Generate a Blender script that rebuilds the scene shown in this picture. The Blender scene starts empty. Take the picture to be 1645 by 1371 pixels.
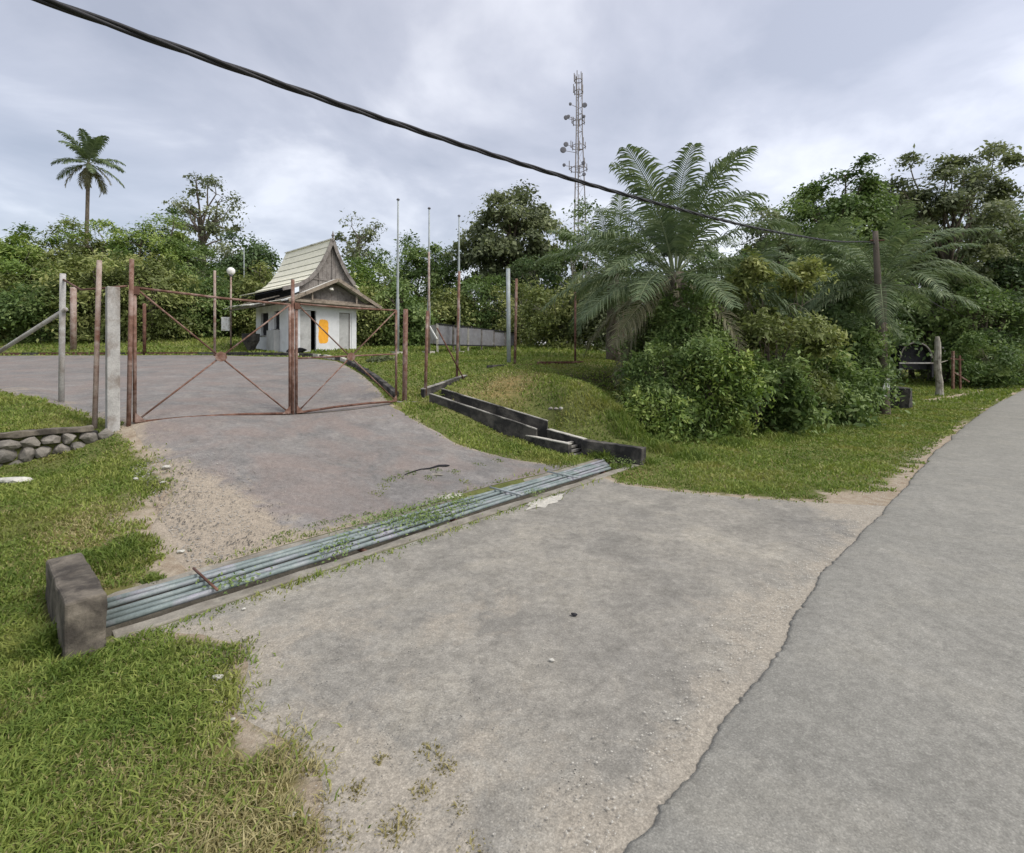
import bpy, math, random
import numpy as np
from mathutils import Vector, Matrix, Euler
rng = np.random.default_rng(7)
random.seed(7)
SC = bpy.context.scene
COL = SC.collection
F = 800.0; CX = 822.5; HY = 575.0; CZ = 2.2       # picture plane of the level camera, in photo pixels

# ------------------------------------------------------------------ camera
cam = bpy.data.cameras.new('camera'); co = bpy.data.objects.new('camera', cam); COL.objects.link(co)
co.location = (0, 0, CZ); co.rotation_euler = (math.radians(90), 0, 0)
cam.sensor_width = 36; cam.lens = 36 * F / 1645; cam.shift_y = -(685.5 - HY) / 1645
cam.clip_start = 0.05; cam.clip_end = 3000
SC.camera = co

# ------------------------------------------------------------------ sky and sun
SUN_EL, SUN_AZ = math.radians(52), math.radians(112)     # azimuth clockwise from +Y
W = bpy.data.worlds.new('World'); SC.world = W; W.use_nodes = True
nt = W.node_tree; nt.nodes.clear()
def nn(t, nt_, **kw):
    n = nt_.nodes.new(t)
    for k, v in kw.items(): setattr(n, k, v)
    return n
wo = nn('ShaderNodeOutputWorld', nt); bg = nn('ShaderNodeBackground', nt); bgs = nn('ShaderNodeBackground', nt)
add = nn('ShaderNodeAddShader', nt)
sky = nn('ShaderNodeTexSky', nt, sky_type='NISHITA'); sky.sun_disc = False
sky.sun_elevation = SUN_EL; sky.sun_rotation = SUN_AZ; sky.dust_density = 3
bgs.inputs['Strength'].default_value = 0.05
tc = nn('ShaderNodeTexCoord', nt); sep = nn('ShaderNodeSeparateXYZ', nt)
mz = nn('ShaderNodeMath', nt, operation='ADD'); mz.inputs[1].default_value = 0.22
mzm = nn('ShaderNodeMath', nt, operation='MAXIMUM'); mzm.inputs[1].default_value = 0.12
dx = nn('ShaderNodeMath', nt, operation='DIVIDE'); dy = nn('ShaderNodeMath', nt, operation='DIVIDE')
cmb = nn('ShaderNodeCombineXYZ', nt)
L = nt.links.new
L(tc.outputs['Generated'], sep.inputs[0]); L(sep.outputs['Z'], mz.inputs[0]); L(mz.outputs[0], mzm.inputs[0])
L(sep.outputs['X'], dx.inputs[0]); L(mzm.outputs[0], dx.inputs[1]); L(sep.outputs['Y'], dy.inputs[0]); L(mzm.outputs[0], dy.inputs[1])
L(dx.outputs[0], cmb.inputs[0]); L(dy.outputs[0], cmb.inputs[1])
n1 = nn('ShaderNodeTexNoise', nt); n1.inputs['Scale'].default_value = 1.5; n1.inputs['Detail'].default_value = 8
n1.inputs['Roughness'].default_value = 0.52; n1.inputs['Distortion'].default_value = 0.3
L(cmb.outputs[0], n1.inputs['Vector'])
cr = nn('ShaderNodeValToRGB', nt)
e = cr.color_ramp.elements
e[0].position = 0.36; e[0].color = (0.31, 0.305, 0.325, 1)
e[1].position = 0.63; e[1].color = (0.66, 0.645, 0.65, 1)
m_ = e.new(0.49); m_.color = (0.42, 0.41, 0.43, 1)
L(n1.outputs['Fac'], cr.inputs[0])
# the cloud is thinner towards the sun, thicker away from it
sund = (math.sin(SUN_AZ) * math.cos(SUN_EL), math.cos(SUN_AZ) * math.cos(SUN_EL), math.sin(SUN_EL))
dot = nn('ShaderNodeVectorMath', nt, operation='DOT_PRODUCT'); dot.inputs[1].default_value = sund
L(tc.outputs['Generated'], dot.inputs[0])
mr = nn('ShaderNodeMapRange', nt); mr.inputs[1].default_value = -0.5; mr.inputs[2].default_value = 1.0
mr.inputs[3].default_value = 0.58; mr.inputs[4].default_value = 0.80
L(dot.outputs['Value'], mr.inputs[0]); L(mr.outputs[0], bg.inputs['Strength'])
L(cr.outputs[0], bg.inputs['Color']); L(sky.outputs[0], bgs.inputs['Color'])
L(bg.outputs[0], add.inputs[0]); L(bgs.outputs[0], add.inputs[1]); L(add.outputs[0], wo.inputs[0])
sl = bpy.data.lights.new('sun', 'SUN'); so = bpy.data.objects.new('sun', sl); COL.objects.link(so)
sl.energy = 1.5; sl.angle = math.radians(24); sl.color = (1, 0.965, 0.91)
so.rotation_euler = Vector(sund).to_track_quat('Z', 'Y').to_euler(); so.location = (0, 0, 60)
SC.view_settings.view_transform = 'Standard'; SC.view_settings.look = 'None'
SC.view_settings.exposure = 0.8; SC.view_settings.gamma = 1; SC.view_settings.use_curve_mapping = False
SC.render.engine = 'CYCLES'
SC.cycles.max_bounces = 6; SC.cycles.diffuse_bounces = 4; SC.cycles.transparent_max_bounces = 8
SC.cycles.use_denoising = True

# ------------------------------------------------------------------ helpers
AX = np.array([0.671, 0.741]); NX = np.array([-0.741, 0.671])   # along / across the road
def xy(u, v):
    u = np.asarray(u, float); v = np.asarray(v, float)
    return u * AX[0] + v * NX[0], u * AX[1] + v * NX[1]
def uv(x, y): return x * AX[0] + y * AX[1], x * NX[0] + y * NX[1]
def P(px, py, d):            # a point seen at this place of the photo, d metres ahead
    return np.array([(px - CX) / F * d, d, CZ + (HY - py) / F * d])
def sstep(a, b, x):
    t = np.clip((np.asarray(x, float) - a) / (b - a), 0, 1); return t * t * (3 - 2 * t)

def mesh(name, V, Fc, mat=None, parent=None, smooth=False, attrs=None, link=True):
    me = bpy.data.meshes.new(name)
    V = np.asarray(V, float).reshape(-1, 3)
    if parent is not None: V = V - np.array(parent['_o'])
    if isinstance(Fc, np.ndarray):
        k = Fc.shape[1]; n = len(Fc)
        me.vertices.add(len(V)); me.vertices.foreach_set('co', V.ravel())
        me.loops.add(n * k); me.loops.foreach_set('vertex_index', Fc.ravel().astype(np.int32))
        me.polygons.add(n); me.polygons.foreach_set('loop_start', np.arange(0, n * k, k, dtype=np.int32))
        me.update(calc_edges=True)
    else:
        me.from_pydata([tuple(v) for v in V], [], Fc); me.update()
    if smooth: me.polygons.foreach_set('use_smooth', [True] * len(me.polygons))
    for k, a in (attrs or {}).items():
        at = me.attributes.new(k, 'FLOAT', 'POINT'); at.data.foreach_set('value', np.asarray(a, np.float32))
    if mat: me.materials.append(mat)
    if not link: return me
    o = bpy.data.objects.new(name, me); COL.objects.link(o)
    if parent is not None: o.parent = parent
    o['_o'] = [0., 0., 0.] if parent is None else list(parent['_o'])
    return o
def tag(o, label=None, cat=None, group=None, kind=None):
    if label: o['label'] = label
    if cat: o['category'] = cat
    if group: o['group'] = group
    if kind: o['kind'] = kind
    return o
def empty(name, loc, label, cat, group=None):
    o = bpy.data.objects.new(name, None); COL.objects.link(o); o.location = tuple(float(c) for c in loc)
    o.empty_display_size = 0.1
    o['_o'] = [float(c) for c in loc]
    return tag(o, label, cat, group)

class MB:
    def __init__(s): s.V = []; s.F = []
    def add(s, V, Fc):
        b = len(s.V); s.V += [tuple(map(float, v)) for v in V]; s.F += [tuple(i + b for i in f) for f in Fc]; return s
    def hexa(s, P8):   # 4 bottom, 4 top
        return s.add(P8, [(3, 2, 1, 0), (4, 5, 6, 7), (0, 1, 5, 4), (1, 2, 6, 5), (2, 3, 7, 6), (3, 0, 4, 7)])
    def frame(s, o, ex, ey, ez, x0, x1, y0, y1, z0, z1, jit=0):
        o, ex, ey, ez = map(np.array, (o, ex, ey, ez))
        pts = [o + ex * a + ey * b + ez * c for c in (z0, z1) for a, b in ((x0, y0), (x1, y0), (x1, y1), (x0, y1))]
        if jit: pts = [p + rng.normal(0, jit, 3) for p in pts]
        return s.hexa(pts)
    def bar(s, p, q, w, h=None, roll=(0, 0, 1)):
        h = h or w; p = np.array(p, float); q = np.array(q, float); d = q - p; L_ = np.linalg.norm(d); d /= L_
        r = np.array(roll, float)
        if abs(d @ r) > .95: r = np.array((1., 0, 0))
        a = np.cross(d, r); a /= np.linalg.norm(a); b = np.cross(a, d)
        return s.frame(p, d, a, b, 0, L_, -w / 2, w / 2, -h / 2, h / 2)
    def tube(s, pts, rad, n=8, cap=True):
        pts = np.array(pts, float); m = len(pts)
        rad = np.full(m, rad, float) if np.isscalar(rad) else np.array(rad, float)
        T = np.gradient(pts, axis=0); T /= np.linalg.norm(T, axis=1)[:, None]
        r = np.array((0, 0, 1.)) if abs(T[0][2]) < .9 else np.array((1., 0, 0))
        b = len(s.V); a = np.cross(T[0], r); a /= np.linalg.norm(a)
        for i in range(m):
            a = a - T[i] * (a @ T[i]); a /= np.linalg.norm(a); c = np.cross(T[i], a)
            for k in range(n):
                t = 2 * math.pi * k / n; s.V.append(tuple(pts[i] + rad[i] * (math.cos(t) * a + math.sin(t) * c)))
        for i in range(m - 1):
            for k in range(n):
                k2 = (k + 1) % n; s.F.append((b + i * n + k, b + i * n + k2, b + (i + 1) * n + k2, b + (i + 1) * n + k))
        if cap:
            s.F.append(tuple(b + k for k in range(n))[::-1]); s.F.append(tuple(b + (m - 1) * n + k for k in range(n)))
        return s
    def build(s, name, mat, parent=None, smooth=False, bevel=0):
        o = mesh(name, s.V, s.F, mat, parent, smooth)
        if bevel:
            m = o.modifiers.new('bevel', 'BEVEL'); m.width = bevel; m.segments = 2; m.limit_method = 'ANGLE'
        if smooth and not bevel:
            pass
        return o

# ------------------------------------------------------------------ materials
def newmat(name):
    m = bpy.data.materials.new(name); m.use_nodes = True; nt = m.node_tree; nt.nodes.clear()
    out = nn('ShaderNodeOutputMaterial', nt); b = nn('ShaderNodeBsdfPrincipled', nt)
    nt.links.new(b.outputs[0], out.inputs[0]); return m, nt, b, out
def ramp(nt, fac, stops):
    r = nn('ShaderNodeValToRGB', nt); el = r.color_ramp.elements
    el[0].position, el[0].color = stops[0][0], (*stops[0][1], 1)
    el[1].position, el[1].color = stops[-1][0], (*stops[-1][1], 1)
    for p, c in stops[1:-1]: x = el.new(p); x.color = (*c, 1)
    nt.links.new(fac, r.inputs[0]); return r.outputs[0]
def noise(nt, scale, detail=5, rough=.6, coord=None, dist=0, stretch=None):
    g = nn('ShaderNodeNewGeometry', nt)
    v = coord or g.outputs['Position']
    if stretch:
        mp = nn('ShaderNodeMapping', nt); mp.inputs['Scale'].default_value = stretch
        nt.links.new(v, mp.inputs['Vector']); v = mp.outputs[0]
    n = nn('ShaderNodeTexNoise', nt); n.inputs['Scale'].default_value = scale; n.inputs['Detail'].default_value = detail
    n.inputs['Roughness'].default_value = rough; n.inputs['Distortion'].default_value = dist
    nt.links.new(v, n.inputs['Vector']); return n.outputs['Fac']
def mix(nt, f, a, b, mode='MIX'):
    m = nn('ShaderNodeMix', nt, data_type='RGBA', blend_type=mode)
    for s, v in ((0, f), (6, a), (7, b)):
        if hasattr(v, 'links') or hasattr(v, 'is_linked'): nt.links.new(v, m.inputs[s])
        else: m.inputs[s].default_value = v if s == 0 else (*v, 1)
    return m.outputs[2]
def math_(nt, op, a, b=0., c=None, clamp=False):
    m = nn('ShaderNodeMath', nt, operation=op); m.use_clamp = clamp
    for i, v in enumerate((a, b, c)):
        if v is None: continue
        if hasattr(v, 'is_linked'): nt.links.new(v, m.inputs[i])
        else: m.inputs[i].default_value = v
    return m.outputs[0]
def bump(nt, b, h, strength=.3, dist=.01):
    bm = nn('ShaderNodeBump', nt); bm.inputs['Strength'].default_value = strength; bm.inputs['Distance'].default_value = dist
    nt.links.new(h, bm.inputs['Height']); nt.links.new(bm.outputs[0], b.inputs['Normal'])
def attr(nt, name):
    a = nn('ShaderNodeAttribute', nt); a.attribute_name = name; return a.outputs['Fac']
def surf(name, stops, scale=6, rough=.85, stain=None, stscale=1.5, bstr=.3, bdist=.01, fine=60, metal=0, stretch=None, st=(.5, .68)):
    m, nt, b, _ = newmat(name)
    n = noise(nt, scale, 7, .65, stretch=stretch); c = ramp(nt, n, stops)
    if stain is not None:
        s = ramp(nt, noise(nt, stscale, 6, .6, dist=.4), [(st[0], (0, 0, 0)), (st[1], (1, 1, 1))]); c = mix(nt, s, c, stain)
    f = noise(nt, fine, 4, .7)
    c = mix(nt, .35, c, ramp(nt, f, [(.3, (.25,) * 3), (.7, (.75,) * 3)]), 'OVERLAY')
    nt.links.new(c, b.inputs['Base Color']); b.inputs['Roughness'].default_value = rough; b.inputs['Metallic'].default_value = metal
    b.inputs['Specular IOR Level'].default_value = .25
    bump(nt, b, math_(nt, 'ADD', f, n), bstr, bdist); return m

def concrete(name, light=(.36, .345, .31), dark=(.05, .048, .044), st=(.45, .62), sc=2.2):
    return surf(name, [(.3, tuple(c * .7 for c in light)), (.7, light)], 7, .9, dark, sc, .5, .012, 45, st=st)
M = {}
M['conc'] = concrete('weathered_concrete')
M['conc_block'] = concrete('mossy_concrete', (.20, .175, .14), (.055, .048, .04), (.38, .62), 4.)
M['kerb'] = concrete('dirty_kerb_concrete', (.30, .28, .235), (.15, .135, .11), (.4, .7), 3)
M['conc_black'] = concrete('blackened_concrete', (.13, .12, .105), (.032, .031, .03), (.35, .58), 3)
M['conc_pale'] = concrete('pale_concrete', (.52, .5, .44), (.22, .2, .17), (.55, .75), 5)
M['conc_post'] = concrete('post_concrete', (.44, .43, .41), (.22, .19, .165), (.48, .66), 2.5)
M['rust'] = surf('rusty_steel', [(.3, (.085, .045, .032)), (.5, (.165, .09, .065)), (.7, (.26, .18, .15))], 9, .8, (.32, .25, .22), 3, .4, .004, 90, st=(.52, .7))
M['rust_dark'] = surf('dark_rust', [(.3, (.06, .03, .022)), (.7, (.16, .08, .055))], 8, .8, (.22, .13, .1), 4, .4, .004, 90)
M['rust_pale'] = surf('pale_rusted_steel', [(.3, (.2, .13, .1)), (.7, (.42, .36, .32))], 5, .75, (.16, .075, .05), 2.5, .3, .004, 80)
M['galv'] = surf('galvanised_pipe', [(.3, (.24, .27, .28)), (.7, (.38, .42, .42))], 4, .6, (.30, .32, .30), 3, .2, .003, 80, metal=.1)
M['galv_green'] = surf('teal_painted_pipe', [(.25, (.11, .14, .138)), (.5, (.18, .22, .215)), (.75, (.29, .325, .31))], 5, .55, (.30, .29, .33), 2.2, .35, .004, 70, metal=.1, st=(.5, .66))
M['black'] = surf('black_cable_rubber', [(.3, (.012, .012, .014)), (.7, (.03, .03, .034))], 20, .55, None, 1, .1, .002)
M['void'] = surf('indoor_shade_and_black', [(.3, (.012, .012, .014)), (.7, (.03, .03, .034))], 8, .9)  # near black: indoor shade put into the colour; also tar and black rails
M['wall'] = surf('dirty_white_plaster', [(.3, (.56, .575, .59)), (.7, (.70, .71, .72))], 2, .85, (.42, .41, .38), 1.3, .2, .006, 50, st=(.55, .8))
M['orange'] = surf('orange_paint', [(.35, (.75, .33, .03)), (.65, (.86, .43, .05))], 7, .7, (.6, .5, .38), 6, .2, .003, 60, st=(.62, .8))
M['door'] = surf('grey_door_board', [(.3, (.36, .365, .36)), (.7, (.46, .46, .45))], 4, .75, (.3, .3, .29), 2, .2, .004, 50)
M['wood_grey'] = surf('weathered_grey_timber', [(.3, (.15, .135, .125)), (.7, (.27, .25, .23))], 7, .9, (.11, .095, .085), 3, .4, .006, 50)
M['wood_tan'] = surf('weathered_tan_timber', [(.3, (.2, .165, .13)), (.7, (.34, .29, .235))], 7, .9, (.14, .115, .09), 3, .4, .006, 50)
M['roof'] = surf('pale_roof_sheet', [(.3, (.68, .66, .52)), (.7, (.8, .77, .63))], 3, .75, (.48, .48, .37), 2, .2, .004, 40, st=(.58, .85))
M['roof_white'] = surf('white_roof_sheet', [(.3, (.6, .6, .55)), (.7, (.78, .78, .73))], 3, .7, (.36, .35, .31), 2.5, .2, .004, 40)
M['white'] = surf('white_paint', [(.3, (.65, .66, .64)), (.7, (.82, .82, .8))], 5, .5, (.5, .48, .42), 4, .1, .003)
M['panel'] = surf('grey_cement_panel', [(.3, (.15, .152, .168)), (.7, (.22, .223, .24))], 4, .85, (.16, .155, .16), 2.5, .2, .004, 50)
M['bark'] = surf('grey_brown_bark', [(.3, (.10, .078, .058)), (.7, (.21, .18, .145))], 9, .95, (.06, .055, .04), 3, .8, .02, 40, stretch=(1, 1, .3))
M['bark_pale'] = surf('pale_lichen_bark', [(.3, (.22, .2, .165)), (.7, (.42, .4, .34))], 9, .95, (.11, .10, .08), 4, .8, .02, 40, stretch=(1, 1, .4))
M['pole'] = surf('weathered_pole_timber', [(.3, (.085, .07, .055)), (.7, (.16, .135, .11))], 8, .95, (.09, .075, .06), 2, .6, .01, 50, stretch=(1, 1, .15))
M['stone'] = surf('rubble_stone', [(.3, (.13, .12, .105)), (.7, (.30, .275, .24))], 5, .9, (.10, .095, .085), 2.5, .5, .015, 35, st=(.5, .7))
M['stone_white'] = surf('white_limestone', [(.3, (.36, .35, .30)), (.7, (.54, .53, .48))], 14, .9, None, 1, .3, .01, 60)
M['tower'] = surf('weathered_tower_steel', [(.3, (.2, .18, .175)), (.7, (.3, .27, .26))], .6, .7)
M['tower_dark'] = surf('grey_antenna_plastic', [(.3, (.12, .12, .14)), (.7, (.2, .2, .22))], 1, .7)

# asphalt family
def asphalt(name, lo, hi, sand=(.43, .385, .315), red=None, mot=.45):
    m, nt, b, _ = newmat(name)
    big = noise(nt, .55, 5, .6, dist=.3); mid = noise(nt, 3.5, 6, .7); fine = noise(nt, 120, 3, .8); grit = noise(nt, 38, 4, .8)
    c = ramp(nt, big, [(.3, lo), (.68, hi)])
    c = mix(nt, mot * 1.3, c, ramp(nt, mid, [(.3, (.34,) * 3), (.7, (.66,) * 3)]), 'OVERLAY')
    c = mix(nt, mot, c, ramp(nt, noise(nt, 1.3, 7, .7, dist=.8), [(.36, (.34,) * 3), (.5, (.5,) * 3), (.66, (.64, .62, .58))]), 'OVERLAY')
    if red is not None:
        c = mix(nt, math_(nt, 'MULTIPLY', ramp(nt, noise(nt, .9, 5, .65, dist=.6), [(.42, (0,) * 3), (.62, (1,) * 3)]), .75), c, red)
    d = attr(nt, 'dirt')
    dm = math_(nt, 'ADD', d, math_(nt, 'MULTIPLY', math_(nt, 'SUBTRACT', noise(nt, 2.4, 8, .72, dist=.5), .5), 1.9))
    dm = math_(nt, 'MULTIPLY', math_(nt, 'SUBTRACT', dm, .36), 2.6, clamp=True)
    sc_ = mix(nt, .6, sand, ramp(nt, grit, [(.3, (.3,) * 3), (.7, (.72,) * 3)]), 'OVERLAY')
    c = mix(nt, math_(nt, 'MULTIPLY', dm, .9), c, sc_)
    vo = nn('ShaderNodeTexVoronoi', nt); vo.inputs['Scale'].default_value = 55
    g = nn('ShaderNodeNewGeometry', nt); nt.links.new(g.outputs['Position'], vo.inputs['Vector'])
    st = ramp(nt, vo.outputs['Distance'], [(.12, (.78,) * 3), (.45, (.42,) * 3)])
    c = mix(nt, .32, c, st, 'OVERLAY')
    vo2 = nn('ShaderNodeTexVoronoi', nt); vo2.inputs['Scale'].default_value = 130; nt.links.new(g.outputs['Position'], vo2.inputs['Vector'])
    wn = nn('ShaderNodeSeparateColor', nt); nt.links.new(vo2.outputs['Color'], wn.inputs[0])
    c = mix(nt, .28, c, ramp(nt, wn.outputs[0], [(.1, (.3,) * 3), (.9, (.72,) * 3)]), 'OVERLAY')
    c = mix(nt, .5, c, ramp(nt, noise(nt, 14, 6, .75, dist=.6), [(.32, (.33,) * 3), (.68, (.66,) * 3)]), 'OVERLAY')
    c = mix(nt, .38, c, ramp(nt, fine, [(.28, (.22,) * 3), (.72, (.78,) * 3)]), 'OVERLAY')
    nt.links.new(c, b.inputs['Base Color']); b.inputs['Roughness'].default_value = .92; b.inputs['Specular IOR Level'].default_value = .2
    h = math_(nt, 'ADD', math_(nt, 'MULTIPLY', fine, .5), math_(nt, 'ADD', grit, mid))
    bump(nt, b, h, .5, .008); return m
M['road'] = asphalt('road_asphalt', (.222, .217, .192), (.25, .243, .215), sand=(.28, .25, .2), mot=.25)
M['apron'] = asphalt('forecourt_asphalt', (.205, .197, .176), (.28, .264, .226), sand=(.31, .28, .23))
M['drive'] = asphalt('driveway_asphalt', (.15, .145, .138), (.222, .21, .198), sand=(.31, .265, .205), red=(.215, .178, .158))

# ground
def ground_mat():
    m, nt, b, _ = newmat('lawn_and_soil')
    big = noise(nt, .5, 5, .6, dist=.4); mid = noise(nt, 4, 6, .7); fine = noise(nt, 45, 4, .8)
    g = ramp(nt, big, [(.3, (.095, .11, .035)), (.55, (.15, .165, .055)), (.72, (.21, .19, .085))])
    g = mix(nt, .55, g, ramp(nt, mid, [(.3, (.3,) * 3), (.7, (.68,) * 3)]), 'OVERLAY')
    s = ramp(nt, noise(nt, 6, 6, .7), [(.3, (.26, .2, .14)), (.7, (.44, .385, .30))])
    s = mix(nt, .6, s, ramp(nt, fine, [(.3, (.3,) * 3), (.7, (.7,) * 3)]), 'OVERLAY')
    dry = ramp(nt, fine, [(.3, (.2, .14, .06)), (.7, (.32, .24, .11))])
    a = attr(nt, 'dirt')
    t = math_(nt, 'ADD', a, math_(nt, 'MULTIPLY', math_(nt, 'SUBTRACT', noise(nt, 3, 8, .75, dist=.5), .5), 1.6))
    t = math_(nt, 'MULTIPLY', math_(nt, 'SUBTRACT', t, .4), 3, clamp=True)
    c = mix(nt, math_(nt, 'MULTIPLY', attr(nt, 'dry'), ramp(nt, mid, [(.35, (.2,) * 3), (.6, (1,) * 3)])), g, dry)
    c = mix(nt, t, c, s)
    c = mix(nt, attr(nt, 'litter'), c, (.045, .04, .022))
    nt.links.new(c, b.inputs['Base Color']); b.inputs['Roughness'].default_value = 1; b.inputs['Specular IOR Level'].default_value = .1
    bump(nt, b, math_(nt, 'ADD', fine, mid), .8, .03); return m
M['ground'] = ground_mat()

def leafmat(name, stops, trans=.3, rough=.55, spec=.3, patch=None):
    m, nt, b, out = newmat(name)
    c = ramp(nt, attr(nt, 'tint'), stops)
    if patch: c = mix(nt, ramp(nt, noise(nt, patch[0], 5, .65, dist=.4), [(patch[2], (0,) * 3), (patch[3], (1,) * 3)]), c, patch[1])
    nt.links.new(c, b.inputs['Base Color']); b.inputs['Roughness'].default_value = rough; b.inputs['Specular IOR Level'].default_value = spec
    t = nn('ShaderNodeBsdfTranslucent', nt); ms = nn('ShaderNodeMixShader', nt); ms.inputs[0].default_value = trans
    nt.links.new(mix(nt, .5, c, (.25, .3, .04), 'SOFT_LIGHT'), t.inputs[0])
    nt.links.new(b.outputs[0], ms.inputs[1]); nt.links.new(t.outputs[0], ms.inputs[2]); nt.links.new(ms.outputs[0], out.inputs[0]); return m
M['leaf_bright'] = leafmat('bright_green_leaves', [(0, (.085, .145, .03)), (.5, (.19, .28, .06)), (1, (.37, .44, .13))], .35)
M['leaf_mid'] = leafmat('mid_green_leaves', [(0, (.075, .125, .035)), (.5, (.145, .22, .065)), (1, (.28, .36, .13))], .35)
M['leaf_dark'] = leafmat('dark_green_leaves', [(0, (.07, .115, .045)), (.5, (.125, .19, .075)), (1, (.24, .31, .14))], .33)
M['leaf_olive'] = leafmat('olive_leaves', [(0, (.10, .125, .04)), (.5, (.20, .24, .075)), (1, (.38, .40, .15))], .35)
M['leaf_dull'] = leafmat('dull_green_leaves', [(0, (.10, .12, .065)), (.5, (.17, .20, .105)), (1, (.29, .32, .17))], .35)
M['palm_leaf'] = leafmat('palm_leaflets', [(0, (.07, .105, .055)), (.5, (.145, .195, .10)), (1, (.29, .335, .19))], rough=.6, spec=.2)
M['palm_dry'] = leafmat('faded_palm_leaflets', [(0, (.13, .13, .07)), (.5, (.20, .19, .11)), (1, (.3, .28, .17))], rough=.6)
M['grass'] = leafmat('grass_blades', [(0, (.075, .125, .025)), (.5, (.165, .235, .045)), (1, (.34, .385, .10))], .4, .6, .25,
                     patch=(.8, (.31, .30, .09), .5, .7))
M['grass_dry'] = leafmat('dry_grass_blades', [(0, (.2, .17, .07)), (.5, (.31, .275, .12)), (1, (.46, .41, .22))], .3, .7, .2)

# ------------------------------------------------------------------ terrain
CP = []
def cuv(u, v, z): x, y = xy(u, v); CP.append((float(x), float(y), z))
def cp(px, py, d): CP.append(tuple(P(px, py, d)))
for u_ in (-12, -6, -2, 1, 4, 7, 9.5): cuv(u_, 4.9, 0); cuv(u_, 1, 0)
for u_ in (-12, 0, 12, 26, 50, 90): cuv(u_, -3, 0)
for u_ in (13, 18, 24, 32): cuv(u_, 1.5, 0); cuv(u_, 4.2, 0.02)
cuv(1.5, 5.75, 0); cuv(4, 5.75, 0); cuv(7.5, 5.75, 0)
for a in ((.3, 10.5, .56), (1.3, 10.4, .72), (-2, 10.5, .45), (-6, 10.5, .5), (1.9, 10.7, 1.02), (4.6, 10.7, .98), (7.2, 10.7, 1.02), (4.6, 8.2, .5), (2, 8.2, .5), (7, 8.2, .46),
          (0, 7.6, .32), (-4, 7.6, .25), (8.0, 9.8, .92), (8.75, 7.6, .2), (8.6, 6.4, .08), (9.7, 10.3, 1.35), (10.5, 8, .62), (10.3, 6.5, .25),
          (12, 6.2, .15), (14, 6, .2), (14, 9, 1.15), (13, 11.7, 1.98), (17, 11.8, 2.02), (20, 11.5, 2.0), (20, 5.6, .15), (20, 9, 1.3), (28, 5.5, .1), (28, 9, 1),
          (28, 14, 2), (40, 5, .6), (48.8, 2.7, 1.12), (40, 12, 1.4), (58, 3.5, 1.2), (60, 14, 1.6), (45, 20, 2.4), (30, 25, 2.8), (10, 11.3, 1.55)):
    cuv(*a)
for a in ((300, 600, 15.5), (0, 600, 15.5), (0, 571, 24.5), (400, 572, 23), (200, 570.5, 24), (540, 601, 16), (0, 640, 10.8), (0, 532, 36), (200, 541, 33), (380, 547, 32),
          (450, 566, 25), (600, 563, 26), (700, 561, 29), (560, 558, 36), (800, 558, 36), (1000, 558, 36), (850, 575, 24), (1000, 570, 28), (900, 640, 13.3),
          (1000, 660, 12.8), (-300, 560, 28), (-600, 540, 30)):
    cp(*a)
for a in ((-60, 60, 6.), (0, 80, 4.), (60, 90, 2.5), (-150, 150, 8), (150, 150, 2.5), (0, 320, 5), (300, 300, 3), (-300, 300, 9), (-100, 20, 4), (-30, -20, 0), (-25, 4, .6), (60, -60, 0),
          (-12, 5, .4), (-300, -60, 2), (300, -60, 0)): CP.append(a)
CP = np.array(CP)
def _k(r): return np.where(r > 1e-9, r * r * np.log(np.maximum(r, 1e-9)), 0.)
S_ = 30.
_pts = CP[:, :2] / S_
_A = _k(np.linalg.norm(_pts[:, None] - _pts[None], axis=2)) + np.eye(len(CP)) * 2e-5
_Pm = np.c_[np.ones(len(CP)), _pts]
_M = np.block([[_A, _Pm], [_Pm.T, np.zeros((3, 3))]])
_w = np.linalg.solve(_M, np.r_[CP[:, 2], 0, 0, 0])
def H(x, y):
    x = np.asarray(x, float); y = np.asarray(y, float); sh = x.shape; x = x.ravel(); y = y.ravel()
    u, v = uv(x, y)
    xc = np.clip(x, -300, 300) / S_; yc = np.clip(y, -60, 320) / S_
    z = _w[-3] + _w[-2] * xc + _w[-1] * yc
    for i in range(len(CP)): z = z + _w[i] * _k(np.hypot(xc - _pts[i, 0], yc - _pts[i, 1]))
    s_ = 3.2 * sstep(33, 44, u); z = z * sstep(1.2 - s_, 4.6 - s_, v) * sstep(-60, -30, y)
    z = np.where(v < 5.0, np.minimum(z, .02) * 0, z * sstep(4.95, 5.9, v) )
    z = z + .40 * (v > 10.62) * sstep(1.75, .8, u) * np.exp(-np.maximum(v - 10.62, 0) / 5)
    return z.reshape(sh)
def H1(x, y): return float(H(np.array([x]), np.array([y]))[0])
def ground_at(px, d):
    x = (px - CX) / F * d; return np.array([x, d, H1(x, d)])
def ray_ground(px, py, dmax=60.):
    ds = np.linspace(1.5, dmax, 1200); z = CZ + (HY - py) / F * ds; g = H((px - CX) / F * ds, ds)
    i = np.argmax(g >= z); d = ds[i] if g[i] >= z[i] else dmax
    return np.array([(px - CX) / F * d, d, H1((px - CX) / F * d, d)])

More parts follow.
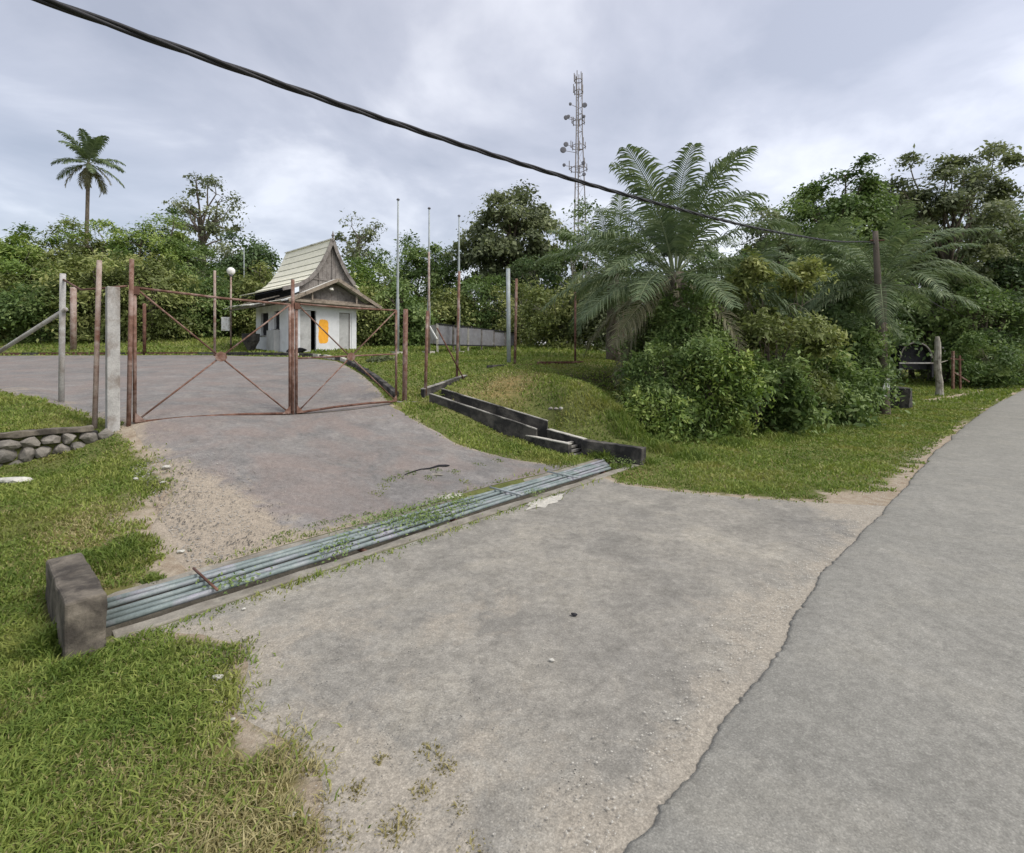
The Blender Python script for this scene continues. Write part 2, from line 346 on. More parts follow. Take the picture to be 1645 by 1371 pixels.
def segdist(x, y, poly):
    best = np.full(x.shape, 1e9)
    for (a, b), (c, d) in zip(poly[:-1], poly[1:]):
        L2 = (c - a) ** 2 + (d - b) ** 2; t = np.clip(((x - a) * (c - a) + (y - b) * (d - b)) / L2, 0, 1)
        best = np.minimum(best, np.hypot(x - a - t * (c - a), y - b - t * (d - b)))
    return best
def inpoly(x, y, poly):
    r = np.zeros(x.shape, bool); n = len(poly)
    for i in range(n):
        a, b = poly[i]; c, d = poly[(i + 1) % n]
        if b == d: continue
        r ^= ((b > y) != (d > y)) & (x < (c - a) * (y - b) / (d - b) + a)
    return r
def resample(poly, n):
    p = np.array(poly, float); s = np.r_[0, np.cumsum(np.hypot(*np.diff(p, axis=0).T))]
    t = np.linspace(0, s[-1], n); return np.c_[np.interp(t, s, p[:, 0]), np.interp(t, s, p[:, 1])]
def wob(n, amp, k=8, seed=0):
    r = np.random.default_rng(seed); o = np.zeros(n)
    for j in range(5):
        m = max(3, int(n / (k * 2 ** (4 - j)) * 4) + 3); o += np.interp(np.linspace(0, m - 1, n), np.arange(m), r.normal(0, 1, m)) * amp * .62 ** j
    return o * .6
# outlines, all in metres along / across the road
ROAD_EDGE = [(-60, 1.6), (-8, 1.3), (0, 1.2), (1.96, 1.11), (5.76, 1.03), (8.96, .83), (14.85, .5), (24, -.25), (34, -1.3), (50, -3.2), (70, -6.2), (110, -14), (180, -33)]
AP_L = [(.2, 1.12), (.75, 1.7), (1.04, 2.14), (1.22, 2.5), (1.2, 2.9), (1.1, 3.33), (1.35, 3.8), (1.42, 4.1), (1.25, 4.5), (.95, 4.86)]
AP_R = [(9.3, .8), (9.1, 1.1), (8.73, 1.75), (8.26, 2.69), (7.9, 3.7), (7.75, 4.5), (7.9, 4.86)]
DR_L = [(1.5, 5.86), (1.45, 6.85), (1.75, 7.7), (2.0, 8.5), (1.95, 9.6), (1.95, 10.7)]
DR_R = [(8.3, 5.86), (7.75, 6.5), (7.2, 7.4), (6.98, 7.9), (7.1, 9.2), (7.25, 10.7)]
UP_R = [uv(*p) for p in ((-3.07, 12.55), (-4.9, 16.0), (-6.9, 19.6), (-9.4, 21.9), (-13.5, 23.4), (-25, 24.2), (-45, 25.5))]
UP_L = [uv(*p) for p in ((-6.62, 8.62), (-7.4, 9.0), (-8.8, 9.6), (-10.3, 10.3), (-14, 12.6), (-23, 16.0), (-42, 19))]
def sheet(name, A, B, n, m, lift, mat, dirtf, amp=.05, skirt=0, seeds=(1, 2), ease=None):
    a = resample(A, n); b = resample(B, n)
    a[:, 0] += wob(n, amp, seed=seeds[0]); b[:, 0] += wob(n, amp, seed=seeds[1])
    t = np.linspace(0, 1, m)[None, :, None]; g = a[:, None] * (1 - t) + b[:, None] * t
    x, y = xy(g[..., 0], g[..., 1]); z = H(x, y) + lift
    z[:, 0] -= .03; z[:, -1] -= .03; z[:, 1] -= .004; z[:, -2] -= .004
    V = np.stack([x, y, z], -1).reshape(-1, 3)
    i = np.arange(n - 1)[:, None] * m + np.arange(m - 1)[None]; Fq = np.stack([i, i + 1, i + m + 1, i + m], -1).reshape(-1, 4)
    e = np.cross(V[Fq[0, 1]] - V[Fq[0, 0]], V[Fq[0, 3]] - V[Fq[0, 0]])
    if e[2] < 0: Fq = Fq[:, ::-1]
    o = mesh(name, V, np.ascontiguousarray(Fq), mat, smooth=True, attrs={'dirt': dirtf(g[..., 0].ravel(), g[..., 1].ravel())})
    return tag(o, kind='structure'), np.r_[a, b[::-1]]

POLYS = []
apL, apR = AP_L, AP_R
def d_apron(u, v):
    e = .9 * np.exp(-segdist(u, v, AP_L) / .35) + .8 * np.exp(-segdist(u, v, AP_R) / .22) + .85 * np.exp(-segdist(u, v, ROAD_EDGE) / .30)
    e += .42 * np.exp(-((u - 1.6) / .9) ** 2 - ((v - 2.0) / .8) ** 2)      # gravelly patch near the lower left corner
    e += .50 * np.exp(-((u - 3.1) / .8) ** 2 - ((v - 3.1) / .5) ** 2) + .8 * np.exp(-((u - 8.6) / .5) ** 2 - ((v - 1.3) / .45) ** 2)
    e += .45 * np.exp(-((u - 2.1) / .6) ** 2 - ((v - 3.9) / .6) ** 2) + .38 * np.exp(-((u - 4.6) / .8) ** 2 - ((v - 1.5) / .4) ** 2)
    return e
o, pa = sheet('forecourt', apL, apR, 90, 150, .004, M['apron'], d_apron, .03)
POLYS.append(pa)
def d_drive(u, v):
    e = 1.35 * np.exp(-np.maximum(0, segdist(u, v, [(1.3, 5.8), (1.6, 8.3), (1.8, 10.7)]) - .45 * sstep(9.5, 7.5, v)) / .42)
    e += 1.0 * np.exp(-segdist(u, v, [(1.4, 5.8), (3.8, 5.8)]) / .3) + .5 * np.exp(-segdist(u, v, [(3, 5.8), (8.3, 5.8)]) / .1)
    e += .7 * np.exp(-segdist(u, v, DR_R) / .18)
    e += .8 * np.exp(-((u - 2.0) / .75) ** 2 - ((v - 6.8) / 1.1) ** 2)
    return e
o, pd = sheet('driveway', DR_L, DR_R, 110, 130, .005, M['drive'], d_drive, .045, seeds=(3, 4))
POLYS.append(pd)
def d_up(u, v): return .55 * np.exp(-segdist(u, v, UP_L) / .3) + .5 * np.exp(-segdist(u, v, UP_R) / .25) + .15
o, pu = sheet('upper_driveway', UP_L, UP_R, 160, 70, .018, M['drive'], d_up, .06, seeds=(5, 6))
POLYS.append(pu)
# road with a broken raised edge
n = 1500
re_ = np.array(ROAD_EDGE, float); s = np.r_[np.linspace(-60, -6, 40), np.linspace(-5.9, 26, 1100), np.linspace(26.5, 175, 360)]; n = len(s)
ev = np.interp(s, re_[:, 0], re_[:, 1]) + wob(n, .03, seed=9, k=10) * (np.abs(s) < 60)
ev += .012 * np.sin(s * 1.3) + .008 * np.sin(s * 4.1 + 1) + np.random.default_rng(8).normal(0, .006, n)
cols = [0, .003, .03, .1, .25, .6, 1.2, 2, 3, 4, 5, 5.9, 6.2]; zc = [-.03, .014, .026, .036, .05, .055, .062, .07, .072, .062, .045, .04, -.03]
u_ = np.repeat(s[:, None], len(cols), 1); v_ = ev[:, None] - np.array(cols)[None]
x, y = xy(u_, v_); z = np.broadcast_to(np.array(zc)[None], x.shape)
m = len(cols); i = np.arange(n - 1)[:, None] * m + np.arange(m - 1)[None]; Fq = np.stack([i, i + 1, i + m + 1, i + m], -1).reshape(-1, 4)[:, ::-1]
V = np.stack([x, y, z], -1).reshape(-1, 3)
nz = np.cross(V[Fq[20, 1]] - V[Fq[20, 0]], V[Fq[20, 3]] - V[Fq[20, 0]])[2]
if nz < 0: Fq = Fq[:, ::-1]
o = mesh('road', V, np.ascontiguousarray(Fq), M['road'], smooth=True, attrs={'dirt': (np.exp(-np.array(cols)[None] / .12) * .28 + 0 * x).ravel()})
tag(o, kind='structure')
POLYS.append(np.r_[np.c_[s, ev], np.c_[s[::-1], ev[::-1] - 6.2]])

# shoulders and dirty strips where the lawn gives way to soil
def dirt_g(u, v):
    e = .95 * np.exp(-np.abs(segdist(u, v, AP_L)) / .14) + 1.0 * np.exp(-segdist(u, v, AP_R) / .16)
    e += (1.15 * sstep(-1, 3, u) + .2) * np.exp(-segdist(u, v, ROAD_EDGE) / (.32 - .1 * sstep(12, 20, u)))
    e += 1.0 * np.exp(-segdist(u, v, DR_L) / .22) + 1.5 * np.exp(-segdist(u, v, [(.9, 5.35), (9.2, 5.35)]) / .25) + .6 * np.exp(-segdist(u, v, DR_R) / .12)
    e += .45 * np.exp(-((u - 1.3) / .35) ** 2 - ((v - 7.2) / .9) ** 2)
    e += .7 * np.exp(-segdist(u, v, UP_L) / .2) + .3 * np.exp(-segdist(u, v, UP_R) / .2)
    e += 1.4 * np.exp(-((u - 9.4) / .5) ** 2 - ((v - 1.1) / .55) ** 2)
    e += 1.2 * np.exp(-segdist(u, v, [(30, 2.0), (44, -.8), (52, -1.5)]) / .35) * (u > 33)
    return e
def dry_g(u, v):
    return np.clip(1.1 * np.exp(-((u - 10.6) / 1.3) ** 2 - ((v - 9.8) / .7) ** 2) + 1.0 * np.exp(-((u - .9) / .65) ** 2 - ((v - 2.4) / .8) ** 2)
                   + .8 * np.exp(-((u - .9) / .4) ** 2 - ((v - 6.8) / 1) ** 2) + .5 * np.exp(-((u - 8.6) / .5) ** 2 - ((v - 4.6) / .3) ** 2), 0, 1)
def litter_g(x, y):
    u, v = uv(x, y)
    return np.clip(sstep(6.3, 7.5, v) * sstep(11.2, 13, u) * sstep(11, 10, v) + sstep(33, 38, y) * (x < 6) * sstep(-60, -50, -y) + sstep(26, 30, u) * sstep(5, 7, v), 0, .9)
def axis(*segs):
    r = []
    for a, b, st in segs: r += list(np.arange(a, b - st * .3, st))
    return r
US = np.array(sorted(set(np.round(axis((-600, -100, 50), (-100, -20, 6), (-20, -4, 1), (-4, .74, .14)) + [.74] + axis((.86, 9.24, .13)) + [9.28, 9.32] + axis((9.45, 14, .14), (14, 28, .3), (28, 60, 1.2), (60, 140, 8), (140, 900, 60)), 3))))
VS = np.array(sorted(set(np.round(axis((-600, -60, 60), (-60, -8, 4), (-8, 0, .8), (0, 4.9, .14)) + [4.95, 5.0, 5.02, 5.3, 5.68, 5.7, 5.75] + axis((5.86, 10.5, .14)) + [10.60, 10.63] + axis((10.75, 13.5, .14), (13.5, 30, .35), (30, 70, 2), (70, 800, 40)), 3))))
g_u, g_v = np.meshgrid(US, VS, indexing='ij'); gx, gy = xy(g_u, g_v); gz = H(gx, gy)
near_ = np.full(gz.shape, 9.)
for pl in POLYS:
    q_ = [tuple(p) for p in pl]; ds_ = segdist(g_u, g_v, q_[::3] + [q_[0]]); ins = inpoly(g_u, g_v, q_)
    near_ = np.minimum(near_, np.where(ins, 0, ds_)); gz = np.where(ins, gz - .035 * sstep(.0, .4, ds_), gz)
gz = gz + (rng.normal(0, 1, gz.shape) * .006) * ((g_v < 4.8) | (g_v > 5.9)) * (np.hypot(gx, gy) < 40) * sstep(.2, .6, near_)
trench = (g_u > .75) & (g_u < 9.30) & (g_v > 5.01) & (g_v < 5.69); gz = np.where(trench, -.55, gz)
# side channel beside the driveway
CHA = [(8.15, 10.25), (9.14, 7.48)]; CHB = [(8.88, 10.5), (9.95, 7.75)]
chp = [(8.25, 10.2), (9.2, 7.5), (9.05, 6.3), (9.6, 6.3), (9.9, 7.8), (8.82, 10.4)]
gz = np.where(inpoly(g_u, g_v, chp), gz - .42, gz)
i = np.arange(len(US) - 1)[:, None] * len(VS) + np.arange(len(VS) - 1)[None]; Fq = np.stack([i, i + len(VS), i + len(VS) + 1, i + 1], -1).reshape(-1, 4)
o = mesh('ground', np.stack([gx, gy, gz], -1), Fq, M['ground'], smooth=False,
         attrs={'dirt': dirt_g(g_u, g_v).ravel(), 'dry': dry_g(g_u, g_v).ravel(), 'litter': litter_g(gx, gy).ravel()})
o.data.polygons.foreach_set('use_smooth', [True] * len(o.data.polygons))
tag(o, kind='structure')

def W3(u, v, z): x, y = xy(u, v); return np.array([float(x), float(y), z])
E1 = np.array([AX[0], AX[1], 0]); E2 = np.array([NX[0], NX[1], 0]); EZ = np.array([0, 0, 1.])
O0 = np.zeros(3)
def gridbox(o, x0, x1, y0, y1, z0, z1, step, jit, seed=0):    # a box with uneven worn faces
    r = np.random.default_rng(seed); nx = max(2, int((x1 - x0) / step) + 1); ny = max(2, int((y1 - y0) / step) + 1); nz_ = max(2, int((z1 - z0) / step) + 1)
    X = np.linspace(x0, x1, nx); Y = np.linspace(y0, y1, ny); Z = np.linspace(z0, z1, nz_); idx = {}; V = []; Fc = []
    def vid(i, j, k):
        if (i, j, k) not in idx:
            idx[(i, j, k)] = len(V); ed = (i in (0, nx - 1)) + (j in (0, ny - 1)) + (k in (0, nz_ - 1))
            p = np.array([X[i], Y[j], Z[k]]) + r.normal(0, jit, 3)
            if ed >= 2: p += (np.array([(x0 + x1) / 2, (y0 + y1) / 2, (z0 + z1) / 2]) - p) * .012 + np.array([0, 0, -jit * .6 * (k == nz_ - 1)])
            V.append(o + E1 * p[0] + E2 * p[1] + EZ * p[2])
        return idx[(i, j, k)]
    for i in range(nx - 1):
        for j in range(ny - 1):
            Fc.append((vid(i, j, 0), vid(i, j + 1, 0), vid(i + 1, j + 1, 0), vid(i + 1, j, 0))); k = nz_ - 1
            Fc.append((vid(i, j, k), vid(i + 1, j, k), vid(i + 1, j + 1, k), vid(i, j + 1, k)))
    for i in range(nx - 1):
        for k in range(nz_ - 1):
            Fc.append((vid(i, 0, k), vid(i + 1, 0, k), vid(i + 1, 0, k + 1), vid(i, 0, k + 1))); j = ny - 1
            Fc.append((vid(i, j, k), vid(i, j, k + 1), vid(i + 1, j, k + 1), vid(i + 1, j, k)))
    for j in range(ny - 1):
        for k in range(nz_ - 1):
            Fc.append((vid(0, j, k), vid(0, j, k + 1), vid(0, j + 1, k + 1), vid(0, j + 1, k))); i = nx - 1
            Fc.append((vid(i, j, k), vid(i, j + 1, k), vid(i, j + 1, k + 1), vid(i, j, k + 1)))
    return V, Fc
def worn(name, *a, mat=None, parent=None, bevel=.012, **kw):
    V, Fc = gridbox(O0, *a, **kw); o = mesh(name, V, Fc, mat, parent)
    if bevel: m = o.modifiers.new('bevel', 'BEVEL'); m.width = bevel; m.segments = 2; m.limit_method = 'ANGLE'; m.angle_limit = math.radians(50)
    return o

# ------------------------------------------------------------------ cattle grid and its culvert
o = worn('culvert_kerb', .75, 9.3, 4.88, 5.03, -.6, .03, .3, .006, mat=M['kerb'], seed=1)
tag(o, 'low worn concrete kerb along the forecourt side of the pipe grid', 'kerb')
o = worn('culvert_kerb', .75, 9.3, 5.68, 5.82, -.6, .04, .3, .006, mat=M['kerb'], seed=2)
tag(o, 'low worn concrete kerb along the gate side of the pipe grid', 'kerb')
t = empty('pipe_grid', W3(5, 5.35, 0), 'grid of teal grey steel pipes laid over the drain across the driveway mouth', 'cattle grid')
for k in range(5):
    f = (k + .5) / 5; va = 5.045 + f * .62; vb = 5.07 + f * .55
    pts = [W3(a, va + (vb - va) * (a - .75) / 8.2, .048 + .008 * math.sin(a * 1.3 + k * 2)) for a in np.linspace(.76, 9.0 - .12 * (4 - k), 18)]
    MB().tube(pts, .0265, 12).build('pipe', M['galv_green'], t, smooth=True)
for a, r in ((1.55, .012), (5.75, .016), (7.25, .014)):
    MB().tube([W3(a, 5.0, .10), W3(a, 5.69, .10)], r, 8).build('cross_bar', M['galv'] if a > 2 else M['rust_dark'], t, smooth=True)
for a in (3.1, 4.5, 8.3): MB().tube([W3(a, 5.0, -.02), W3(a, 5.69, -.02)], .025, 8).build('support_bar', M['rust_dark'], t, smooth=True)
t = worn('headwall', .49, .735, 4.78, 5.97, -.5, .44, .1, .0035, mat=M['conc_block'], seed=3, bevel=.02)
tag(t, 'weathered brown grey concrete headwall in the left foreground grass, at the near grid end', 'headwall')
t = worn('headwall', 9.32, 9.52, 4.86, 6.36, -.5, .36, .1, .005, mat=M['conc_black'], seed=4, bevel=.015)
tag(t, 'black stained concrete headwall behind the far end of the pipe grid', 'headwall')

# side channel: two stretches of wall along the bank
t = empty('drain_channel', W3(9, 9, .5), 'open concrete drain channel stepping down the bank beside the driveway, blackened walls', 'drain')
def wallrun(name, pts, th, hgt, mat, cap=None):
    for (a, b, za), (c, d, zb) in zip(pts[:-1], pts[1:]):
        p = W3(a, b, za); q = W3(c, d, zb); dr = q - p; n_ = np.array([-dr[1], dr[0], 0]); n_ /= np.linalg.norm(n_)
        N = 10; m = MB(); mc = MB()
        for k in range(N):
            s0 = p + dr * k / N; s1 = p + dr * (k + 1) / N; j0 = .01 * math.sin(k * 1.7); j1 = .01 * math.sin((k + 1) * 1.7)
            m.hexa([s0 + n_ * (j0 - th / 2) - EZ * hgt, s1 + n_ * (j1 - th / 2) - EZ * hgt, s1 + n_ * (j1 + th / 2) - EZ * hgt, s0 + n_ * (j0 + th / 2) - EZ * hgt,
                    s0 + n_ * (j0 - th / 2), s1 + n_ * (j1 - th / 2), s1 + n_ * (j1 + th / 2), s0 + n_ * (j0 + th / 2)])
            w_ = th / 2 + .008
            mc.hexa([s0 + n_ * (j0 - w_) + EZ * .002, s1 + n_ * (j1 - w_) + EZ * .002, s1 + n_ * (j1 + w_) + EZ * .002, s0 + n_ * (j0 + w_) + EZ * .002,
                     s0 + n_ * (j0 - w_) + EZ * .022, s1 + n_ * (j1 - w_) + EZ * .022, s1 + n_ * (j1 + w_) + EZ * .022, s0 + n_ * (j0 + w_) + EZ * .022])
        w_o = m.build(name, mat, t)
        if cap: mc.build('wall_top', cap, w_o)
wallrun('channel_wall', [(8.15, 10.25, 1.26), (9.14, 7.48, .50)], .075, .75, M['conc_black'], M['conc'])
wallrun('channel_wall', [(8.80, 10.55, 1.34), (9.90, 7.75, .60)], .075, .75, M['conc_black'], M['conc'])
wallrun('channel_wall', [(9.05, 7.7, .34), (8.95, 6.38, .30)], .11, .6, M['conc_black'], M['conc_pale'])
wallrun('channel_wall', [(9.75, 7.6, .42), (9.55, 6.38, .33)], .11, .6, M['conc_black'], M['conc_pale'])
for k in range(4):
    MB().frame(W3(9.0, 6.35 + k * .11, 0), E1, E2, EZ, 0, .52, 0, .07, .02 + k * .065, .07 + k * .065).build('step', M['conc'], t)
t = empty('retaining_kerb', W3(9, 10.9, 1.3), 'low dark retaining kerb running from the gate corner up under the side fence', 'kerb')
wallrun('kerb_wall', [(8.2, 10.62, 1.36), (10.3, 11.25, 1.66)], .12, .5, M['conc_black'], M['conc'])
wallrun('kerb_wall', [(7.45, 10.75, 1.06), (8.3, 10.3, 1.04)], .10, .5, M['conc_black'], M['conc'])

# kerb along the upper driveway, in separate blocks
t = empty('driveway_kerb', (-6, 17.5, 1.8), 'broken concrete kerb blocks edging the driveway between gate and guard house', 'kerb')
kp = resample([uv(*p) for p in ((-3.05, 13.1), (-4.75, 16.1), (-6.75, 19.7), (-8.6, 21.6), (-10.6, 22.7), (-13.5, 23.6))], 30)
for k in range(29):
    (a, b), (c, d) = kp[k], kp[k + 1]; xa, ya = xy(a, b); xb, yb = xy(c, d); za = H1(xa, ya) + .12 + rng.normal(0, .012); zb = H1(xb, yb) + .12 + rng.normal(0, .012)
    p = np.array([float(xa), float(ya), za]); q = np.array([float(xb), float(yb), zb]); q = p + (q - p) * .94
    if k in (11, 17, 20): q = p + (q - p) * .75
    MB().bar(p - EZ * .1, q - EZ * .1, .15, .26).build('kerb_block', M['conc_pale'] if k in (12, 13, 15, 16, 18, 21) else M['conc_black'], t, bevel=.012)
t = empty('driveway_kerb', (-20, 24, 2.3), 'long dark kerb along the far edge of the paving, left of the guard house', 'kerb')
kp = resample([uv(*p) for p in ((-14.2, 23.9), (-19, 24.2), (-26, 24.7), (-44, 26))], 34)
for k in range(33):
    (a, b), (c, d) = kp[k], kp[k + 1]; xa, ya = xy(a, b); xb, yb = xy(c, d); za = H1(xa, ya) + .08; zb = H1(xb, yb) + .08
    p = np.array([float(xa), float(ya), za]); q = np.array([float(xb), float(yb), zb]); q = p + (q - p) * .97
    MB().bar(p - EZ * .1, q - EZ * .1, .15, .26).build('kerb_block', M['rust_dark'] if k % 5 else M['conc_black'], t)

# ------------------------------------------------------------------ rubble wall at the left
def rock(size, seed, sub=2, flat=1., rough=.18):
    import bmesh
    bm = bmesh.new(); bmesh.ops.create_icosphere(bm, subdivisions=sub, radius=1); r = np.random.default_rng(seed)
    pl = [(r.normal(0, 1, 3), r.uniform(.55, .85)) for _ in range(9)]
    V = np.array([v.co for v in bm.verts])
    for nrm, dd in pl:
        nrm = nrm / np.linalg.norm(nrm); e = V @ nrm - dd; V = V - np.outer(np.maximum(e, 0) * .9, nrm)
    V *= 1 + r.normal(0, rough * .22, (len(V), 1))
    Fc = [tuple(v.index for v in f.verts) for f in bm.faces]; bm.free(); return V * np.array(size), Fc
t = empty('rubble_wall', W3(.6, 10.6, .6), 'low rubble stone retaining wall with a dark cap at the left edge below the fence', 'stone wall')
o = worn('mortar_core', -6, 1.55, 10.62, 10.98, -.1, 1.0, .4, .01, mat=M['conc_black'], parent=t, seed=5)
k = 0
for row in range(3):
    a = -6 + row * .13
    while a < 1.5:
        w_ = rng.uniform(.2, .36); h_ = rng.uniform(.15, .21)
        V, Fc = rock((w_ * .55, .12, h_ * .62), 100 + k, 2)
        th = rng.uniform(-.35, .35); c_, s_ = math.cos(th), math.sin(th)
        V = np.c_[V[:, 0] * c_ - V[:, 2] * s_, V[:, 1], V[:, 0] * s_ + V[:, 2] * c_]
        ctr = W3(a + w_ / 2, 10.58, .54 + row * .19 + rng.uniform(-.02, .02))
        V = ctr + V[:, :1] * E1 + V[:, 1:2] * E2 + V[:, 2:] * EZ
        mesh('stone', V, Fc, M['stone'], t, smooth=False); a += w_ * .93; k += 1
worn('wall_cap', -6, 1.5, 10.52, 10.74, 1.0, 1.09, .15, .01, mat=M['conc_block'], parent=t, seed=6)

# ------------------------------------------------------------------ gate, posts, fences
def gate_pt(u, h=0, v=10.7): return W3(u, v, 0) + EZ * h
GZ = lambda u, v=10.7: H1(*[float(c) for c in xy(u, v)])
def leafgate(u0, u1, label, mid, hinge_left, ztop0, ztop1, zb0, zb1):
    t = empty('gate_leaf', W3(u0, 10.7, zb0), label, 'gate', 'leaves of the rusty driveway gate')
    A = W3(u0, 10.7, zb0); B = W3(u1, 10.7, zb1); C = W3(u1, 10.7, ztop1); D = W3(u0, 10.7, ztop0)
    MB().tube([A, D], .03, 10).build('frame_post', M['rust'], t, True); MB().tube([B, C], .03, 10).build('frame_post', M['rust'], t, True)
    MB().tube([A, A * .66 + B * .34 + EZ * .035, A * .33 + B * .67 + EZ * .035, B], .026, 10).build('bottom_rail', M['rust_dark'], t, True)
    MB().tube([D, D * .5 + C * .5 - EZ * .02, C], .023, 10).build('top_rail', M['rust'], t, True)
    X = (A + B + C + D) / 4
    for q in (A, B, C, D):
        MB().tube([q * .985 + X * .015 - E2 * .01, X - E2 * .01], .0165, 8).build('brace', M['rust'], t, True)
    m = MB(); n = 8; ring = [X - E2 * .045 + E1 * (.11 * math.cos(i * math.tau / n)) + EZ * (.11 * math.sin(i * math.tau / n) * (1 if i < 5 else .8)) for i in range(n)]
    m.add(ring + [p + E2 * .012 for p in ring], [tuple(range(n)), tuple(range(2 * n - 1, n - 1, -1))] + [(i, (i + 1) % n, n + (i + 1) % n, n + i) for i in range(n)][::1])
    m.build('gusset_plate', M['rust'], t)
    for q, sx, sz in ((A, 1, 1), (B, -1, 1)):
        MB().add([q - E2 * .03, q + E1 * sx * .17 - E2 * .03, q + EZ * .17 - E2 * .03, q - E2 * .02, q + E1 * sx * .17 - E2 * .02, q + EZ * .17 - E2 * .02],
                 [(0, 1, 2), (5, 4, 3), (0, 3, 4, 1), (1, 4, 5, 2), (2, 5, 3, 0)]).build('corner_plate', M['rust'], t)
    if mid is not None:
        MB().tube([A + (D - A) * mid, B + (C - B) * (mid + .02)], .02, 8).build('middle_rail', M['rust'], t, True)
    MB().frame(D, E1, E2, EZ, -.05, .06, -.045, .045, -.12, .02).build('hinge_bracket' if hinge_left else 'latch_bracket', M['rust_dark'], t)
    return t
zL = 1.10; zM = 1.04; zR = 1.10
leafgate(2.02, 4.72, 'left leaf of the rusty driveway gate, cross braced, with a round centre plate', None, True, P(0, 462, 8.65)[2], P(0, 489, 10.6)[2], P(0, 679, 8.65)[2], P(0, 665, 10.6)[2])
leafgate(4.86, 7.42, 'right leaf of the rusty driveway gate, cross braced with an extra middle rail', .5, False, P(0, 488, 10.75)[2], P(0, 499, 12.7)[2], P(0, 664, 10.75)[2], P(0, 645, 12.7)[2])
def post(name, u, v, base, top, r, mat, label, cat, square=False, lean=(0, 0), group=None, sides=10):
    p = W3(u, v, base); q = W3(u, v, top) + np.array([lean[0], lean[1], 0])
    m = MB()
    if square: m.frame(p, E1, E2, (q - p) / (top - base), -r, r, -r, r, 0, top - base)
    else: m.tube([p, p * .5 + q * .5, q], r, sides)
    o = m.build(name, mat, None, smooth=not square, bevel=.012 if square else 0)
    return tag(o, label, cat, group)
def pz(py, d): return CZ + (HY - py) / F * d
G1 = 'posts of the gate and roadside fence'
post('gate_post', 1.93, 10.7, .7, pz(417, 8.63), .036, M['rust'], 'tall rusty pipe post the left gate leaf hangs on', 'post', lean=(.06, 0), group=G1)
post('concrete_post', 1.72, 10.72, .5, pz(462, 8.5), .088, M['conc_post'], 'thick pale concrete post between the rubble wall and the left gate leaf', 'post', True, group=G1)
post('fence_post', 1.50, 10.9, .7, pz(420, 8.5), .038, M['rust_pale'], 'slim rusty fence post just left of the pale concrete gate post', 'post', lean=(.09, 0), group=G1)
post('gate_post', 4.79, 10.72, .7, pz(449, 10.7), .036, M['rust'], 'rusty post where the two gate leaves meet, taller than both', 'post', group=G1)
post('gate_post', 7.66, 10.68, .7, pz(497, 12.85), .062, M['rust'], 'stout rusty post at the right end of the gate', 'post', lean=(.03, 0), group=G1)
post('fence_post', 8.28, 10.62, 1.0, pz(500, 13.3), .042, M['rust'], 'leaning rusty post at the corner of the drain right of the gate', 'post', lean=(.06, 0), group=G1)
post('fence_post', 9.95, 11.25, 1.3, pz(438, 15.1), .04, M['rust'], 'rusty side fence post with a slanting brace, standing on the retaining kerb', 'post', lean=(.08, 0), group=G1)
post('fence_post', 13.12, 11.75, 1.7, pz(448, 17.6), .05, M['rust'], 'rusty fence post touching the pale grey pipe at the top of the bank', 'post', lean=(.06, 0), group=G1)
post('steel_pipe', 12.98, 11.9, 1.7, pz(432, 17.6), .075, M['galv'], 'pale grey pipe beside a rusty post at the top of the bank', 'pipe', lean=(-.03, 0))
post('fence_post', 16.9, 11.8, 1.7, pz(470, 20.5), .045, M['rust_dark'], 'dark slim fence post above the bank, middle one of the last three', 'post', group=G1)
post('fence_post', 20.1, 11.45, 1.7, pz(460, 22.6), .06, M['rust_dark'], 'dark fence post at the top of the bank, nearest the oil palm', 'post', group=G1)
# brace and fallen rails
b0 = W3(9.95, 11.25, pz(530, 15.1)) ; b0 = P(702, 527, 14.6); b1 = P(745, 609, 14.9)
tag(MB().tube([b0, b1], .022, 8).build('fence_brace', M['rust_dark'], None, True), 'thin rusty pipe leaning across the side fence post', 'brace')
def onground(px, py, lift=.05):
    p = ray_ground(px, py); return p + EZ * lift
tag(MB().bar(P(783, 590, 16.4), P(812, 588.5, 16.9), .10, .12).build('scrap_rail', M['conc_black'], None, bevel=.01), 'short black timber lying at the top of the bank, left piece', 'timber')
tag(MB().bar(P(812, 588, 16.9), P(866, 585.5, 18.4), .05, .05).build('scrap_rail', M['rust_dark'], None, bevel=.01), 'thin rusty rail on the ground at the foot of the pale grey pipe', 'rail')
tag(MB().bar(P(864, 583.5, 18.6), P(936, 582.5, 20.6), .1, .11).build('scrap_rail', M['rust_dark'], None, bevel=.01), 'thick rusty beam lying at the top of the bank, below the dark fence posts', 'beam')
tag(MB().bar(P(936, 585.5, 20.7), P(1022, 583.5, 22.9), .06, .07).build('scrap_rail', M['rust_dark'], None, bevel=.01), 'long thin rusty rail on the ground running towards the oil palm', 'rail')
# fence left of the gate
def pf(px, top, bot, d, r, mat, label, name='fence_post', cat='post', lean=0, group=None, bury=.25):
    p = P(px, bot, d) - EZ * bury; q = P(px + lean, top, d)
    g = H1(p[0], p[1]); p[2] = min(p[2], g - .05)
    return tag(MB().tube([p, (p + q) / 2, q], r, 10).build(name, mat, None, True), label, cat, group)
pf(98, 440, 662, 9.9, .05, M['conc_post'], 'grey post with a slanting strut at the left, rusty near its top', group=G1, lean=3)
tag(MB().tube([P(106, 497, 9.85), P(-15, 574, 10.9), P(-70, 610, 11.4)], .042, 10).build('strut', M['conc_post'], None, True), 'slanting grey strut propping the post at the left edge', 'strut')
pf(118, 462, 531, 26, .14, M['rust_pale'], 'thick brown post out on the grass behind the strutted post', group='far fence posts on the grass')
pf(232, 488, 551, 24, .075, M['rust_dark'], 'short rusty post on the far grass seen through the left gate leaf', group='far fence posts on the grass')
